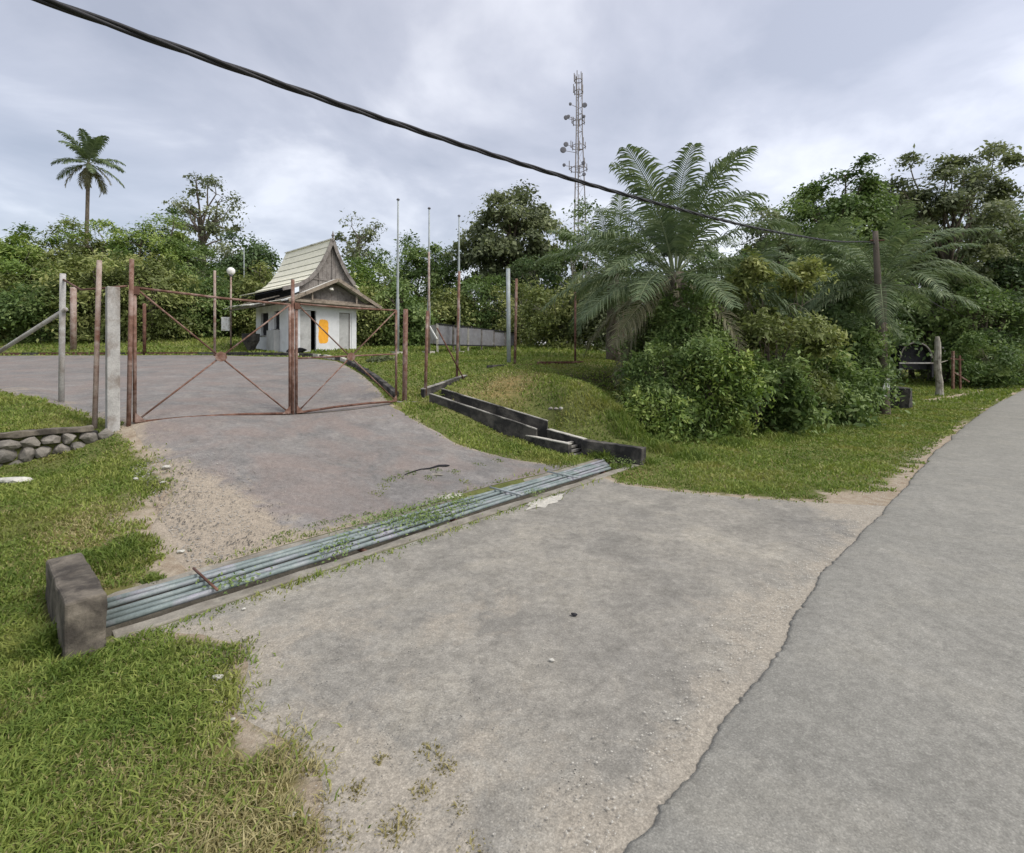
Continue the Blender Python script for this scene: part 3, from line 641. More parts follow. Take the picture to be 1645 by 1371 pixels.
pf(345, 435, 553, 22.8, .055, M['rust_pale'], 'thin tall rusty post seen just left of the globe lamp', group='far fence posts on the grass')
pf(689, 405, 560, 24, .05, M['rust_pale'], 'thin pale post in front of the grey panel row', group='far fence posts on the grass')
tag(MB().tube([P(101, 449, 9.9), P(130, 466, 9.4), P(172, 463, 8.6)], .02, 8).build('fence_rail', M['rust_dark'], None, True), 'bent rusty rail from the strutted post to the slim gate-side post', 'rail')
tag(MB().tube([P(176, 462, 8.55), P(205, 460, 8.6)], .018, 8).build('fence_rail', M['rust_dark'], None, True), 'short rusty rail behind the head of the concrete post', 'rail')

# ------------------------------------------------------------------ flagpoles
def flagpole(px, top, bot, d, label):
    b = P(px, bot, d); g = H1(b[0], b[1]); b[2] = g; tp = P(px + 1, top, d)
    t = empty('flagpole', b, label, 'flagpole', 'row of three bare flagpoles')
    h = tp[2] - g; m = MB()
    m.tube([b, b + (tp - b) * .35, b + (tp - b) * .36, b + (tp - b) * .7, b + (tp - b) * .71, tp], [.085, .08, .06, .055, .042, .036], 10)
    po = m.build('pole', M['galv'], t, True)
    MB().tube([tp, tp + EZ * .04, tp + EZ * .09], [.07, .08, .03], 10).build('cap', M['tower_dark'], po, True)
    MB().frame(b, E1, E2, EZ, -.22, .22, -.22, .22, -.1, .1).build('base_block', M['conc_pale'], t)
    return t
flagpole(638.5, 322, 566, 23.5, 'tallest bare grey flagpole, beside the right end of the gate')
flagpole(688.5, 336, 568, 24.6, 'middle bare grey flagpole of the row of three')
flagpole(736.5, 348, 571, 25.6, 'right hand bare grey flagpole, behind the braced fence post')
# ------------------------------------------------------------------ globe lamp with a box
b = P(371, 551, 27); b[2] = H1(b[0], b[1])
t = empty('globe_lamp', b, 'white globe lamp on a thin post left of the guard house', 'lamp')
tp = P(371, 441, 27)
MB().tube([b, tp], .045, 8).build('lamp_post', M['rust_pale'], t, True)
V, Fc = rock((.20, .20, .20), 3, 3, rough=0); 
import bmesh
bm = bmesh.new(); bmesh.ops.create_uvsphere(bm, u_segments=16, v_segments=10, radius=.21)
V = np.array([v.co for v in bm.verts]); Fc = [tuple(v.index for v in f.verts) for f in bm.faces]; bm.free()
mesh('globe', V + tp + EZ * .17, Fc, M['white'], t, True)
MB().tube([tp - EZ * .08, tp], [.09, .11], 10).build('collar', M['tower_dark'], t, True)
c = P(364.5, 532, 27)
t2 = empty('meter_box', c, 'white metal box fixed to the globe lamp post', 'box')
MB().frame(c, (1, 0, 0), (0, 1, 0), EZ, -.24, .2, -.12, .1, 0, .74).build('box_body', M['white'], t2, bevel=.01)
MB().frame(c, (1, 0, 0), (0, 1, 0), EZ, -.2, .16, -.14, -.125, .06, .68).build('box_door', M['white'], t2)

# ------------------------------------------------------------------ guard house
HB = np.array([-10.95, 24.5, 2.42]); FZ = 2.5
def hp(a, b, z): return np.array([HB[0], HB[1], 0]) + E1 * a + E2 * b + EZ * z
hs = empty('guard_house', HB, 'small white guard house with steep curved pale roof and grey gables behind the gate', 'guard house')
def hbox(name, mat, a0, a1, b0, b1, z0, z1, bevel=0, label=None, par=None):
    o = MB().frame(hp(0, 0, 0), E1, E2, EZ, a0, a1, b0, b1, z0, z1).build(name, mat, par or hs, bevel=bevel)
    if label: o['label'] = label
    return o
WT = 4.93; D0, D1, D2, D3 = .53, 1.36, 2.64, 3.36
m = MB(); fr = (hp(0, 0, 0), E1, E2, EZ)
for a0, a1, z0, z1 in ((0, D0, FZ - .4, WT), (D1, D2, FZ - .4, WT), (D3, 3.65, FZ - .4, WT), (D0, D1, 4.6, WT), (D2, D3, 4.6, WT), (D0, D1, FZ - .4, FZ + .02), (D2, D3, FZ - .4, FZ + .02)):
    m.frame(*fr, a0, a1, 0, .12, z0, z1)
m.build('front_wall', M['wall'], hs)
m = MB(); Wn = ((1.15, 1.81, 3.67, 4.6), (2.43, 3.48, 3.39, 4.58))
for b0, b1, z0, z1 in ((.122, 1.15, FZ - .4, WT), (1.81, 2.43, FZ - .4, WT), (3.48, 4.15, FZ - .4, WT), (1.15, 1.81, FZ - .4, 3.67), (1.15, 1.81, 4.6, WT), (2.43, 3.48, FZ - .4, 3.39), (2.43, 3.48, 4.58, WT)):
    m.frame(*fr, 0, .12, b0, b1, z0, z1)
m.build('side_wall', M['wall'], hs)
hbox('side_wall', M['wall'], 3.53, 3.65, .122, 4.15, FZ - .4, WT)
hbox('back_wall', M['wall'], .122, 3.528, 4.03, 4.15, FZ - .4, WT)
hbox('ceiling', M['void'], .122, 3.528, .122, 4.028, WT - .05, WT)  # ceiling, floor and partition coloured near black in place of room shade
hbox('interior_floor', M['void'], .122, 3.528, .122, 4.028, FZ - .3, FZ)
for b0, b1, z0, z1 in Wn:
    wi = hbox('window_shade_fill', M['void'], .125, .145, b0 - .02, b1 + .02, z0 - .02, z1 + .02)  # near-black panel fills each opening, painting the shade of the room
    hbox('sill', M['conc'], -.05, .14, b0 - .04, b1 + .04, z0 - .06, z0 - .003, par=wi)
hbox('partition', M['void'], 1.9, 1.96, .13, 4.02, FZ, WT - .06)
hbox('counter', M['door'], -.30, -.003, 1.1, 2.0, FZ - .2, 3.6)
hbox('wall_pilaster', M['wall'], -.05, -.003, 2.05, 2.4, FZ - .3, 4.9)
o = hbox('door', M['door'], D0 + .03, 1.10, .03, .08, FZ + .02, 4.58); o['label'] = 'grey door standing ajar beside a dark gap'
hbox('door_frame', M['wall'], D0 - .06, D0, -.02, .0 - .002, FZ, 4.66); hbox('door_frame', M['wall'], D1, D1 + .06, -.02, -.002, FZ, 4.66)
hbox('door_lintel', M['wall'], D0 - .06, D1 + .06, -.022, -.002, 4.662, 4.72)
hbox('door', M['door'], D2 + .02, D3 - .14, .04, .09, FZ + .02, 4.56); hbox('door_frame', M['wood_grey'], D3 - .135, D3 - .1, .0, .1, FZ + .02, 4.58)
hbox('door_jamb', M['wall'], D3 - .1, D3 - .002, .03, .11, FZ + .02, 4.598)
hbox('door_frame', M['wood_grey'], D2 + .003, D3 - .1, .02, .1, 4.562, 4.597)
# the patch of orange paint has ragged edges
r_ = np.random.default_rng(5); pts = []
for k in range(44):
    a = k / 44 * math.tau; ca, sa = math.cos(a), math.sin(a); e_ = 1 / (abs(ca) ** 5 + abs(sa) ** 5) ** .2
    pts.append((1.76 + .27 * ca * e_ * (1 + r_.normal(0, .05)), 3.56 + .62 * sa * e_ * (1 + r_.normal(0, .025))))
m = MB(); m.add([hp(a, -.004, z) for a, z in pts] + [hp(a, 0, z) for a, z in pts], [tuple(range(44))[::-1]] + [(i, (i + 1) % 44, 44 + (i + 1) % 44, 44 + i) for i in range(44)])
m.build('paint_patch', M['orange'], hs)['label'] = 'ragged upright patch of orange paint between the two doors'
hbox('plinth', M['conc'], -.45, 3.9, -.5, -.003, FZ - .6, FZ - .05, .015)
hbox('plinth', M['conc'], -.45, -.003, -.002, 4.4, FZ - .6, FZ - .06, .015)
hbox('step', M['conc_pale'], -.9, .1, -.75, -.502, FZ - .6, FZ - .16, .015)
# ceiling-height beam and low front gable
AP = (2.25, 6.30); EL = (-.32, 5.02); ER = (4.82, 5.02)
def slab(profile, b0, b1, th, name, mat, label=None):   # a sheet that follows a profile (x,z) and runs from b0 to b1
    m = MB(); n = len(profile)
    for (x0, z0), (x1, z1) in zip(profile[:-1], profile[1:]):
        m.hexa([hp(x0, b0, z0 - th), hp(x1, b0, z1 - th), hp(x1, b1, z1 - th), hp(x0, b1, z0 - th), hp(x0, b0, z0), hp(x1, b0, z1), hp(x1, b1, z1), hp(x0, b1, z0)])
    o = m.build(name, mat, hs)
    if label: o['label'] = label
    return o
slab([EL, AP], -.62, 1.0, .05, 'lower_roof', M['roof_white']); slab([AP, (4.82, 5.02)], -.62, 1.0, .05, 'lower_roof', M['roof_white'])
slab([(-.30, 4.97), (.9, 5.2)], 1.0, 4.6, .05, 'lower_roof', M['roof_white']); slab([(3.3, 5.3), (4.82, 5.0)], 1.0, 4.6, .05, 'lower_roof', M['roof_white'])
for e_ in (EL, ER):
    m = MB(); m.bar(hp(e_[0], -.64, e_[1] - .07), hp(AP[0], -.64, AP[1] - .07), .045, .17, roll=(0, 0, 1)); m.build('barge_board', M['wood_tan'], hs)
n = 9
for k in range(n):   # boards of the low gable
    x0 = .12 + k * 4.3 / n; x1 = x0 + 4.3 / n - .012; zt = lambda x: AP[1] - .16 - abs(x - AP[0]) * (AP[1] - EL[1]) / 2.57
    m = MB(); m.hexa([hp(x0, -.1, 5.02), hp(x1, -.1, 5.02), hp(x1, -.07, 5.02), hp(x0, -.07, 5.02), hp(x0, -.1, max(5.03, zt(x0))), hp(x1, -.1, max(5.03, zt(x1))), hp(x1, -.07, max(5.03, zt(x1))), hp(x0, -.07, max(5.03, zt(x0)))])
    m.build('gable_board', M['wood_grey'], hs)
hbox('tie_beam', M['wood_tan'], -.2, 4.75, -.6, -.52, 4.94, 5.06); hbox('tie_beam', M['wood_tan'], .3, 4.4, -.3, -.24, 5.04, 5.18)
hbox('soffit', M['wood_grey'], -.2, 4.7, -.52, -.002, 4.90, 4.938)
for a in (.9, 3.35): hbox('king_post', M['wood_tan'], a, a + .07, -.5, -.44, 5.06, 5.5)
# steep upper roof
LP = [(2.25, 8.42), (1.98, 7.75), (1.70, 7.18), (1.38, 6.66), (1.0, 6.22), (.55, 5.92), (.1, 5.74), (-.35, 5.6)]
def interp_profile(s):
    p = np.array(LP); L_ = np.r_[0, np.cumsum(np.hypot(*np.diff(p, axis=0).T))]; return np.interp(s * L_[-1], L_, p[:, 0]), np.interp(s * L_[-1], L_, p[:, 1])
for side in (1, -1):
    N = 9
    for k in range(N):      # overlapping courses of roof sheet
        s0, s1 = k / N, (k + 1) / N; pr = []
        for s_ in np.linspace(s0, s1, 3):
            x_, z_ = interp_profile(s_ * (1 if side == 1 else .72)); lift = .05 * (s_ - s0) / (s1 - s0) + .0
            pr.append((x_ if side == 1 else 4.5 - x_, z_ + lift))
        for q in range(1):
            m = MB(); NB = 9
            for w in range(NB):
                y0 = -.02 + w * 5.6 / NB; y1 = -.02 + (w + 1) * 5.6 / NB; sk = .0
                for (x0, z0), (x1, z1) in zip(pr[:-1], pr[1:]):
                    r0 = .04 * math.sin(w * 1.1); r0 = 0.05 * (y0 / 5.6) ** 2; r1 = .05 * (y1 / 5.6) ** 2
                    P8 = [hp(x0, y0, z0 - .03 + r0), hp(x1, y0, z1 - .03 + r0), hp(x1, y1, z1 - .03 + r1), hp(x0, y1, z0 - .03 + r1), hp(x0, y0, z0 + r0), hp(x1, y0, z1 + r0), hp(x1, y1, z1 + r1), hp(x0, y1, z0 + r1)]
                    m.hexa(P8)
            m.build('roof_sheet', M['roof'], hs)
    m = MB(); pp = [(hp(x_ if side == 1 else 4.5 - x_, -.06, z_ - .03)) for x_, z_ in (LP if side == 1 else LP[:5])]
    for p, q in zip(pp[:-1], pp[1:]): m.bar(p, q + (q - p) * .03, .05, .19)
    m.build('barge_board', M['wood_grey'], hs)
slab([(x_, z_ - .05) for x_, z_ in LP[::-1]] , .0, 5.5, .03, 'roof_gap_shade', M['void']); slab([(4.5 - x_, z_ - .05) for x_, z_ in LP[:5]], .0, 5.5, .03, 'roof_gap_shade', M['void'])  # dark slabs added so the gaps between roof courses read as shade
MB().bar(hp(2.25, -.08, 8.44), hp(2.25, 5.6, 8.49), .16, .05).build('ridge_cap', M['roof_white'], hs)
m = MB(); m.tube([hp(2.25, -.06, 8.3), hp(2.25, -.06, 8.55), hp(2.25, -.06, 8.62), hp(2.25, -.06, 8.68), hp(2.25, -.06, 8.85)], [.05, .05, .09, .05, .012], 8); m.build('finial', M['wood_grey'], hs)
n = 9
px_ = np.array([p[0] for p in LP])[::-1]; pz_ = np.array([p[1] for p in LP])[::-1]
def upz(x): x = x if x <= 2.25 else 4.5 - x; return float(np.interp(x, px_, pz_))
for k in range(14):
    x0 = .55 + k * 3.4 / 14; x1 = x0 + 3.4 / 14 - .01; m = MB()
    m.hexa([hp(x0, .12, 5.4), hp(x1, .12, 5.4), hp(x1, .15, 5.4), hp(x0, .15, 5.4), hp(x0, .12, upz(x0) - .04), hp(x1, .12, upz(x1) - .04), hp(x1, .15, upz(x1) - .04), hp(x0, .15, upz(x0) - .04)])
    m.build('gable_board', M['wood_grey'], hs)
for a in (1.55, 2.28, 2.9): hbox('gable_batten', M['wood_grey'], a, a + .05, .085, .118, 5.9, upz(a) - .25)
hbox('under_roof_shade_fill', M['void'], .25, .35, .2, 5.0, 4.95, 5.78); hbox('under_roof_shade_fill', M['void'], .36, 4.1, 4.9, 5.0, 4.95, 5.78)  # dark boxes added to paint the shade under the upper roof
hbox('gable_rail', M['wood_grey'], 1.2, 3.3, .08, .115, 6.22, 6.3)
# broken lean-to on the gate side
for k in range(6):
    b0 = .2 + k * .75; b1 = b0 + .73; j = rng.uniform(-.15, .1); zz = rng.uniform(-.04, .04)
    slab([(-1.35 + j, 4.82 + zz), (-.05, 5.12 + zz * .3)], b0, b1, .022, 'awning_sheet', M['roof_white'])
for k in range(4):
    b0 = .5 + k * 1.2; MB().bar(hp(-1.2, b0, 4.76), hp(.05, b0, 5.03), .05, .07).build('rafter', M['wood_tan'], hs)
MB().bar(hp(-1.15, .1, 4.74), hp(-1.15, 4.7, 4.74), .06, .08).build('fascia_beam', M['wood_grey'], hs)
MB().bar(hp(-.25, .6, 5.28), hp(-.9, 3.4, 5.02), .05, .05).build('loose_batten', M['wood_tan'], hs)
MB().bar(hp(.5, -.7, 5.42), hp(-.3, .9, 5.1), .04, .05).build('loose_batten', M['wood_tan'], hs)
V, Fc = rock((.13, .1, .1), 9, 2); mesh('gable_light', V + hp(1.95, -.45, 5.72), Fc, M['white'], hs)
# things beside the house
def heap(name, label, cat, px, py, d, size, mat, seed, n=6):
    c = P(px, py, d); c[2] = H1(c[0], c[1]); t = empty(name, c, label, cat)
    for k in range(n):
        V, Fc = rock(np.array(size) * rng.uniform(.4, .75), seed + k, 2)
        mesh('lump', V + c + np.array([rng.uniform(-.6, .6) * size[0], rng.uniform(-.4, .4) * size[1], size[2] * rng.uniform(.2, 1.)]), Fc, mat, t)
    return t
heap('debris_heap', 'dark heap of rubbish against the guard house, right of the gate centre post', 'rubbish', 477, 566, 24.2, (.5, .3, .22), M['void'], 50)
c = P(403, 570, 25.6); c[2] = H1(c[0], c[1])
t = empty('water_tank', c, 'dark broken tub standing at the left corner of the guard house', 'tub')
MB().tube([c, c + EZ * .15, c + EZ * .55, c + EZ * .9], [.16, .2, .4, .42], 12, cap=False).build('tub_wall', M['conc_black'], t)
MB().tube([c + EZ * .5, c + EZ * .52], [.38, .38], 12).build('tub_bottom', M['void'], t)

# ------------------------------------------------------------------ low row of grey panels on legs behind
pr = empty('panel_row', P(700, 560, 25), 'low row of grey cement panels raised on short posts on the far grass', 'panel row')
PA = P(702, 553, 25.0); PB = P(828, 556, 32.5); dd = (PB - PA)
for k in range(6):
    p = PA + dd * (k / 6 + .004); q = PA + dd * ((k + 1) / 6 - .012); hgt = .98 - .03 * k; r2 = rng.normal(0, .03, 2)
    n_ = np.array([dd[1], -dd[0], 0]); n_ /= np.linalg.norm(n_)
    m = MB(); m.hexa([p, q, q - n_ * .05, p - n_ * .05, p + EZ * hgt + n_ * r2[0], q + EZ * hgt + n_ * r2[1], q + EZ * hgt - n_ * .05 + n_ * r2[1], p + EZ * hgt - n_ * .05 + n_ * r2[0]])
    m.build('panel', M['panel'], pr)
    MB().bar(np.array([p[0], p[1], H1(p[0], p[1]) - .1]), p + EZ * (hgt + .05), .09).build('leg', M['conc_pale'] if k in (0, 2) else M['wood_grey'], pr)
MB().bar(PA + EZ * 1.02, PB + EZ * .86, .12, .05).build('top_rail', M['void'], pr); MB().bar(PA - EZ * .04, PB - EZ * .04, .12, .06).build('bottom_rail', M['void'], pr)
q = P(686, 551, 26.5)
m = MB(); m.hexa([q, PA, PA + np.array([0, .05, 0]), q + np.array([0, .05, 0]), q + EZ * .9, PA + EZ * 1.0, PA + np.array([0, .05, 1.0]), q + np.array([0, .05, .9])]); m.build('end_panel', M['conc_post'], pr)
tag(MB().bar(P(688, 521, 24.6), P(702, 545, 24.4), .06).build('white_batten', M['white'], None), 'thin white batten leaning against the left end of the panel row', 'batten')
tag(MB().bar(P(652, 573, 23), P(689, 580, 21.5), .14, .05).build('ground_kerb', M['conc_pale'], None), 'pale concrete strip on the grass at the foot of the middle flagpole', 'kerb')
tag(MB().bar(P(735, 580, 21.5), P(822, 580, 20.5), .12, .05).build('ground_kerb', M['conc'], None), 'pale concrete strip on the grass leading to the grey pipe', 'kerb')

# ------------------------------------------------------------------ utility pole and cable
b = P(1421, 665, 19.5); b[2] = 0; tp = P(1406, 372, 19.5)
t = empty('utility_pole', b, 'old brown timber utility pole carrying the cable at the edge of the bushes', 'utility pole')
MB().tube([b - EZ * .3, b + EZ * .0, b + (tp - b) * .3, b + (tp - b) * .65, tp], [.22, .205, .165, .125, .09], 12).build('pole_shaft', M['pole'], t, True)
c = P(1423.5, 626, 19.26); MB().frame(c, (1, 0, 0), (0, 1, 0), EZ, -.13, .13, -.02, .02, -.02, .42).build('notice_plate', M['white'], t)
MB().frame(c - EZ * .26, (1, 0, 0), (0, 1, 0), EZ, -.13, .02, -.02, .02, 0, .2).build('notice_plate', M['white'], t)
MB().tube([tp - EZ * .35 + np.array([-.2, 0, 0]), tp - EZ * .35 + np.array([.35, 0, 0])], .03, 6).build('clamp', M['rust_dark'], t)
ctl = np.array([(-14, 6.95), (-6, 7.3), (0, 6.75), (6, 5.75), (13, 4.93), (18.7, 4.46), (22, 4.31), (23.7, 4.27), (30, 4.4), (40, 5.3), (48, 6.4)])
ts = np.concatenate([np.linspace(0, 48, 900)])
def cat(tv): return np.interp(tv, ctl[:, 0], ctl[:, 1])
zc_ = np.convolve(np.pad(cat(ts), 40, mode='edge'), np.ones(81) / 81, 'valid')
base = np.array([14.2, 19.5]); cdir = np.array([-.715, -.70])
ln = np.stack([base[0] + cdir[0] * ts, base[1] + cdir[1] * ts, zc_], -1)
T = np.gradient(ln, axis=0); T /= np.linalg.norm(T, axis=1)[:, None]; Aa = np.cross(T, [0, 0, 1]); Aa /= np.linalg.norm(Aa, axis=1)[:, None]; Bb = np.cross(T, Aa)
t = empty('overhead_cable', ln[500], 'thick twisted black overhead cable sweeping down to the utility pole', 'cable')
for k in range(3):
    ph = ts * 2 * math.pi / 1.3 + k * math.tau / 3
    pts = ln + .0135 * (np.cos(ph)[:, None] * Aa + np.sin(ph)[:, None] * Bb)
    MB().tube(pts[::1], .0145, 6).build('strand', M['black'], t, True)
ln2 = np.stack([base[0] - cdir[0] * np.linspace(0, 40, 30), base[1] - cdir[1] * np.linspace(0, 40, 30), 6.7 - .9 * np.sin(np.linspace(0, math.pi, 30))], -1)
MB().tube(ln2, .03, 5).build('far_span', M['black'], t, True)

# ------------------------------------------------------------------ far right: stump, shelter, dark headwall
b = P(1509, 636, 29); b[2] = 0
t = empty('dead_trunk', b, 'bare pale grey dead trunk standing on the verge right of the utility pole', 'tree trunk')
q = P(1505, 541, 29)
pts = [b - EZ * .2] + [b + (q - b) * f + np.array([math.sin(f * 9) * .04, 0, 0]) for f in np.linspace(0, 1, 10)]
MB().tube(pts, [.24, .22, .18, .19, .165, .18, .17, .18, .16, .15, .10], 10).build('trunk', M['bark_pale'], t, False)
MB().tube([b + EZ * 1.9, b + EZ * 2.05 + np.array([.5, 0, 0])], [.04, .015], 6).build('branch_stub', M['bark_pale'], t)
c = P(1471, 594, 32)
t = empty('arched_shelter', c, 'dark arched shelter with a pale rim and rail under the trees by the verge', 'shelter')
R_ = 0.96; dep = 1.9; n = 16
arc = [(R_ * math.cos(math.pi * k / n), .72 + R_ * 1.0 * math.sin(math.pi * k / n)) for k in range(n + 1)]
arc = [(R_, 0)] + arc + [(-R_, 0)]
ex = np.array([1., 0, 0]); ey = np.array([0, 1., 0])
m = MB(); nb = len(arc)
for (x0, z0), (x1, z1) in zip(arc[:-1], arc[1:]):
    s0 = 1.06; m.hexa([c + ex * x0 + EZ * z0, c + ex * x1 + EZ * z1, c + ex * x1 + EZ * z1 + ey * dep, c + ex * x0 + EZ * z0 + ey * dep,
                       c + ex * x0 * s0 + EZ * z0 * 1.04, c + ex * x1 * s0 + EZ * z1 * 1.04, c + ex * x1 * s0 + EZ * z1 * 1.04 + ey * dep, c + ex * x0 * s0 + EZ * z0 * 1.04 + ey * dep])
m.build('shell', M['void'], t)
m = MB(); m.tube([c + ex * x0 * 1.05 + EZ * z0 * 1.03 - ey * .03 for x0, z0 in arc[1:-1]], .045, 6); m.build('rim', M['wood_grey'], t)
m = MB(); m.add([c + ex * a + EZ * b_ + ey * .3 for a, b_ in arc], [tuple(range(nb))]); m.build('opening_shade_sheet', M['void'], t)  # near-black sheet close behind the arch mouth, painted as the shaded inside
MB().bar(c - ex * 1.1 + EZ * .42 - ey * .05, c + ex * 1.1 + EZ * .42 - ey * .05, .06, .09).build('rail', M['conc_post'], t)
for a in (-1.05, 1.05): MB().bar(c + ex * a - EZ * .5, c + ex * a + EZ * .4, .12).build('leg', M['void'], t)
V, Fc = gridbox(W3(27.6, 2.4, 0), -.35, .35, -.75, 1.0, -.2, .92, .3, .03, 11)
o = mesh('culvert_headwall', V, Fc, M['conc_black']); tag(o, 'blackened concrete culvert end in the verge just right of the utility pole', 'headwall')
b = P(1531, 609, 34)
t = empty('rusty_frame', b, 'rusty brown frame of posts leaning among leaves right of the dead trunk', 'frame')
MB().bar(b - EZ * .8, b + EZ * 1.9, .13).build('upright', M['rust'], t); MB().bar(b + ex * .5 - EZ * .8, b + ex * .45 + EZ * 1.6, .1).build('upright', M['rust_dark'], t)
MB().bar(b + EZ * .5, b + ex * 1.1 - EZ * .2, .08).build('brace', M['rust'], t); MB().bar(b + EZ * 1.4 - ex * .2, b + ex * .7 + EZ * 1.3, .08).build('crosspiece', M['rust_dark'], t)

# ------------------------------------------------------------------ phone mast
tw = P(929, 575, 118); tw[2] = H1(tw[0], tw[1]); ztop = P(0, 126, 118)[2]
t = empty('lattice_mast', tw, 'tall lattice phone mast with antennas rising behind the trees', 'mast')
def tr(z):
    f = (z - tw[2]) / (ztop - tw[2]); return 2.9 - 2.0 * min(1, f / .82)
legs = []
for k in range(3):
    a = math.radians(100 + 120 * k + 12); zz = np.linspace(tw[2], ztop, 16)
    pts = [np.array([tw[0] + tr(z) * math.cos(a), tw[1] + tr(z) * math.sin(a), z]) for z in zz]; legs.append(pts)
    MB().tube(pts, .13, 6).build('leg', M['tower'], t)
m = MB(); m.tube([tw, np.array([tw[0], tw[1], ztop - 3])], .16, 6); m.build('cable_ladder', M['tower'], t)
for i_ in range(0, 15):
    for k in range(3):
        p, q = legs[k][i_], legs[(k + 1) % 3][i_]; MB().bar(p, q, .09).build('strut', M['tower'], t)
        MB().bar(legs[k][i_], legs[(k + 1) % 3][i_ + 1], .05).build('strut', M['tower'], t)
for z_, r_p in ((pz(272, 118), 2.2), (pz(236, 118), 1.8), (pz(197, 118), 1.55), (pz(148, 118), 1.15), (pz(130, 118), 1.0)):
    ring = [np.array([tw[0] + r_p * math.cos(a), tw[1] + r_p * math.sin(a), z_]) for a in np.linspace(0, math.tau, 7)]
    MB().tube(ring, .09, 5).build('platform_ring', M['tower'], t)
    for a in np.linspace(.3, math.tau, 7)[:-1]:
        c = np.array([tw[0] + r_p * math.cos(a), tw[1] + r_p * math.sin(a), z_]); MB().bar(c - EZ * .3, c + EZ * rng.uniform(1.2, 2.1), .22, .16).build('antenna_panel', M['tower'], t)
for px_c, py_c, r_d in ((904.5, 242, .75), (909, 190, .55), (939, 170, .6), (913, 188, .4), (909, 233, .6), (937, 263, .5), (938, 281, .45), (906, 266, .4), (916, 168, .35), (938, 188, .35)):
    c = P(px_c, py_c, 116.5); n = 10
    m = MB(); m.tube([c - ey * .35, c - ey * .3, c + ey * .1], [r_d * .6, r_d, r_d * .8], n); m.build('dish', M['tower_dark'], t)
    MB().bar(c, np.array([tw[0], tw[1], c[2]]), .09).build('dish_arm', M['tower'], t)

# ------------------------------------------------------------------ vegetation
def leafquads(C, size, asp, nrm_bias, out_dir=None, droop=0., r=None, curl=.25):
    r = r or rng; n = len(C)
    N = r.normal(0, 1, (n, 3)) * .75 + np.array([0, 0, nrm_bias])
    if out_dir is not None: N += out_dir * .7
    N /= np.linalg.norm(N, axis=1)[:, None]
    D = r.normal(0, 1, (n, 3)); D[:, 2] -= droop; D -= N * np.sum(D * N, 1)[:, None]; D /= np.linalg.norm(D, axis=1)[:, None]
    S = np.cross(N, D); l = size * r.uniform(.6, 1.35, (n, 1)); w = l * asp
    V = np.stack([C, C + D * l * .45 + S * w * .5 - N * l * curl * .2, C + D * l - N * l * curl, C + D * l * .45 - S * w * .5 - N * l * curl * .2], 1)
    return V.reshape(-1, 3), np.arange(4 * n).reshape(n, 4)
def crown_cloud(c, rad, nclump, nleaf, clump_r, seed, lower=-1., flat=.55):
    r = np.random.default_rng(seed)
    d = r.normal(0, 1, (nclump * 3, 3)); d /= np.linalg.norm(d, axis=1)[:, None]; d = d[d[:, 2] > lower][:nclump]
    rr = r.uniform(.45, 1.0, (len(d), 1)) ** .6
    lump = 1 + .22 * np.sin(d[:, :1] * 5 + seed) * np.cos(d[:, 1:2] * 4 + seed * 2) + r.normal(0, .11, (len(d), 1))
    cc = np.array(c) + d * rr * lump * np.array(rad)
    k = r.integers(0, len(cc), nleaf); cr_ = clump_r * r.uniform(.6, 1.35, len(cc))
    off = r.normal(0, 1, (nleaf, 3)) * np.array([1, 1, flat]) * cr_[k][:, None] * .55
    dome = -.35 * (off[:, 0] ** 2 + off[:, 1] ** 2) / np.maximum(cr_[k], .01)
    off[:, 2] += dome
    Pn = cc[k] + off
    ct = r.uniform(.05, .95, len(cc)); tint = np.clip(ct[k] + r.normal(0, .15, nleaf), 0, 1)
    return cc, Pn, tint, d[k]
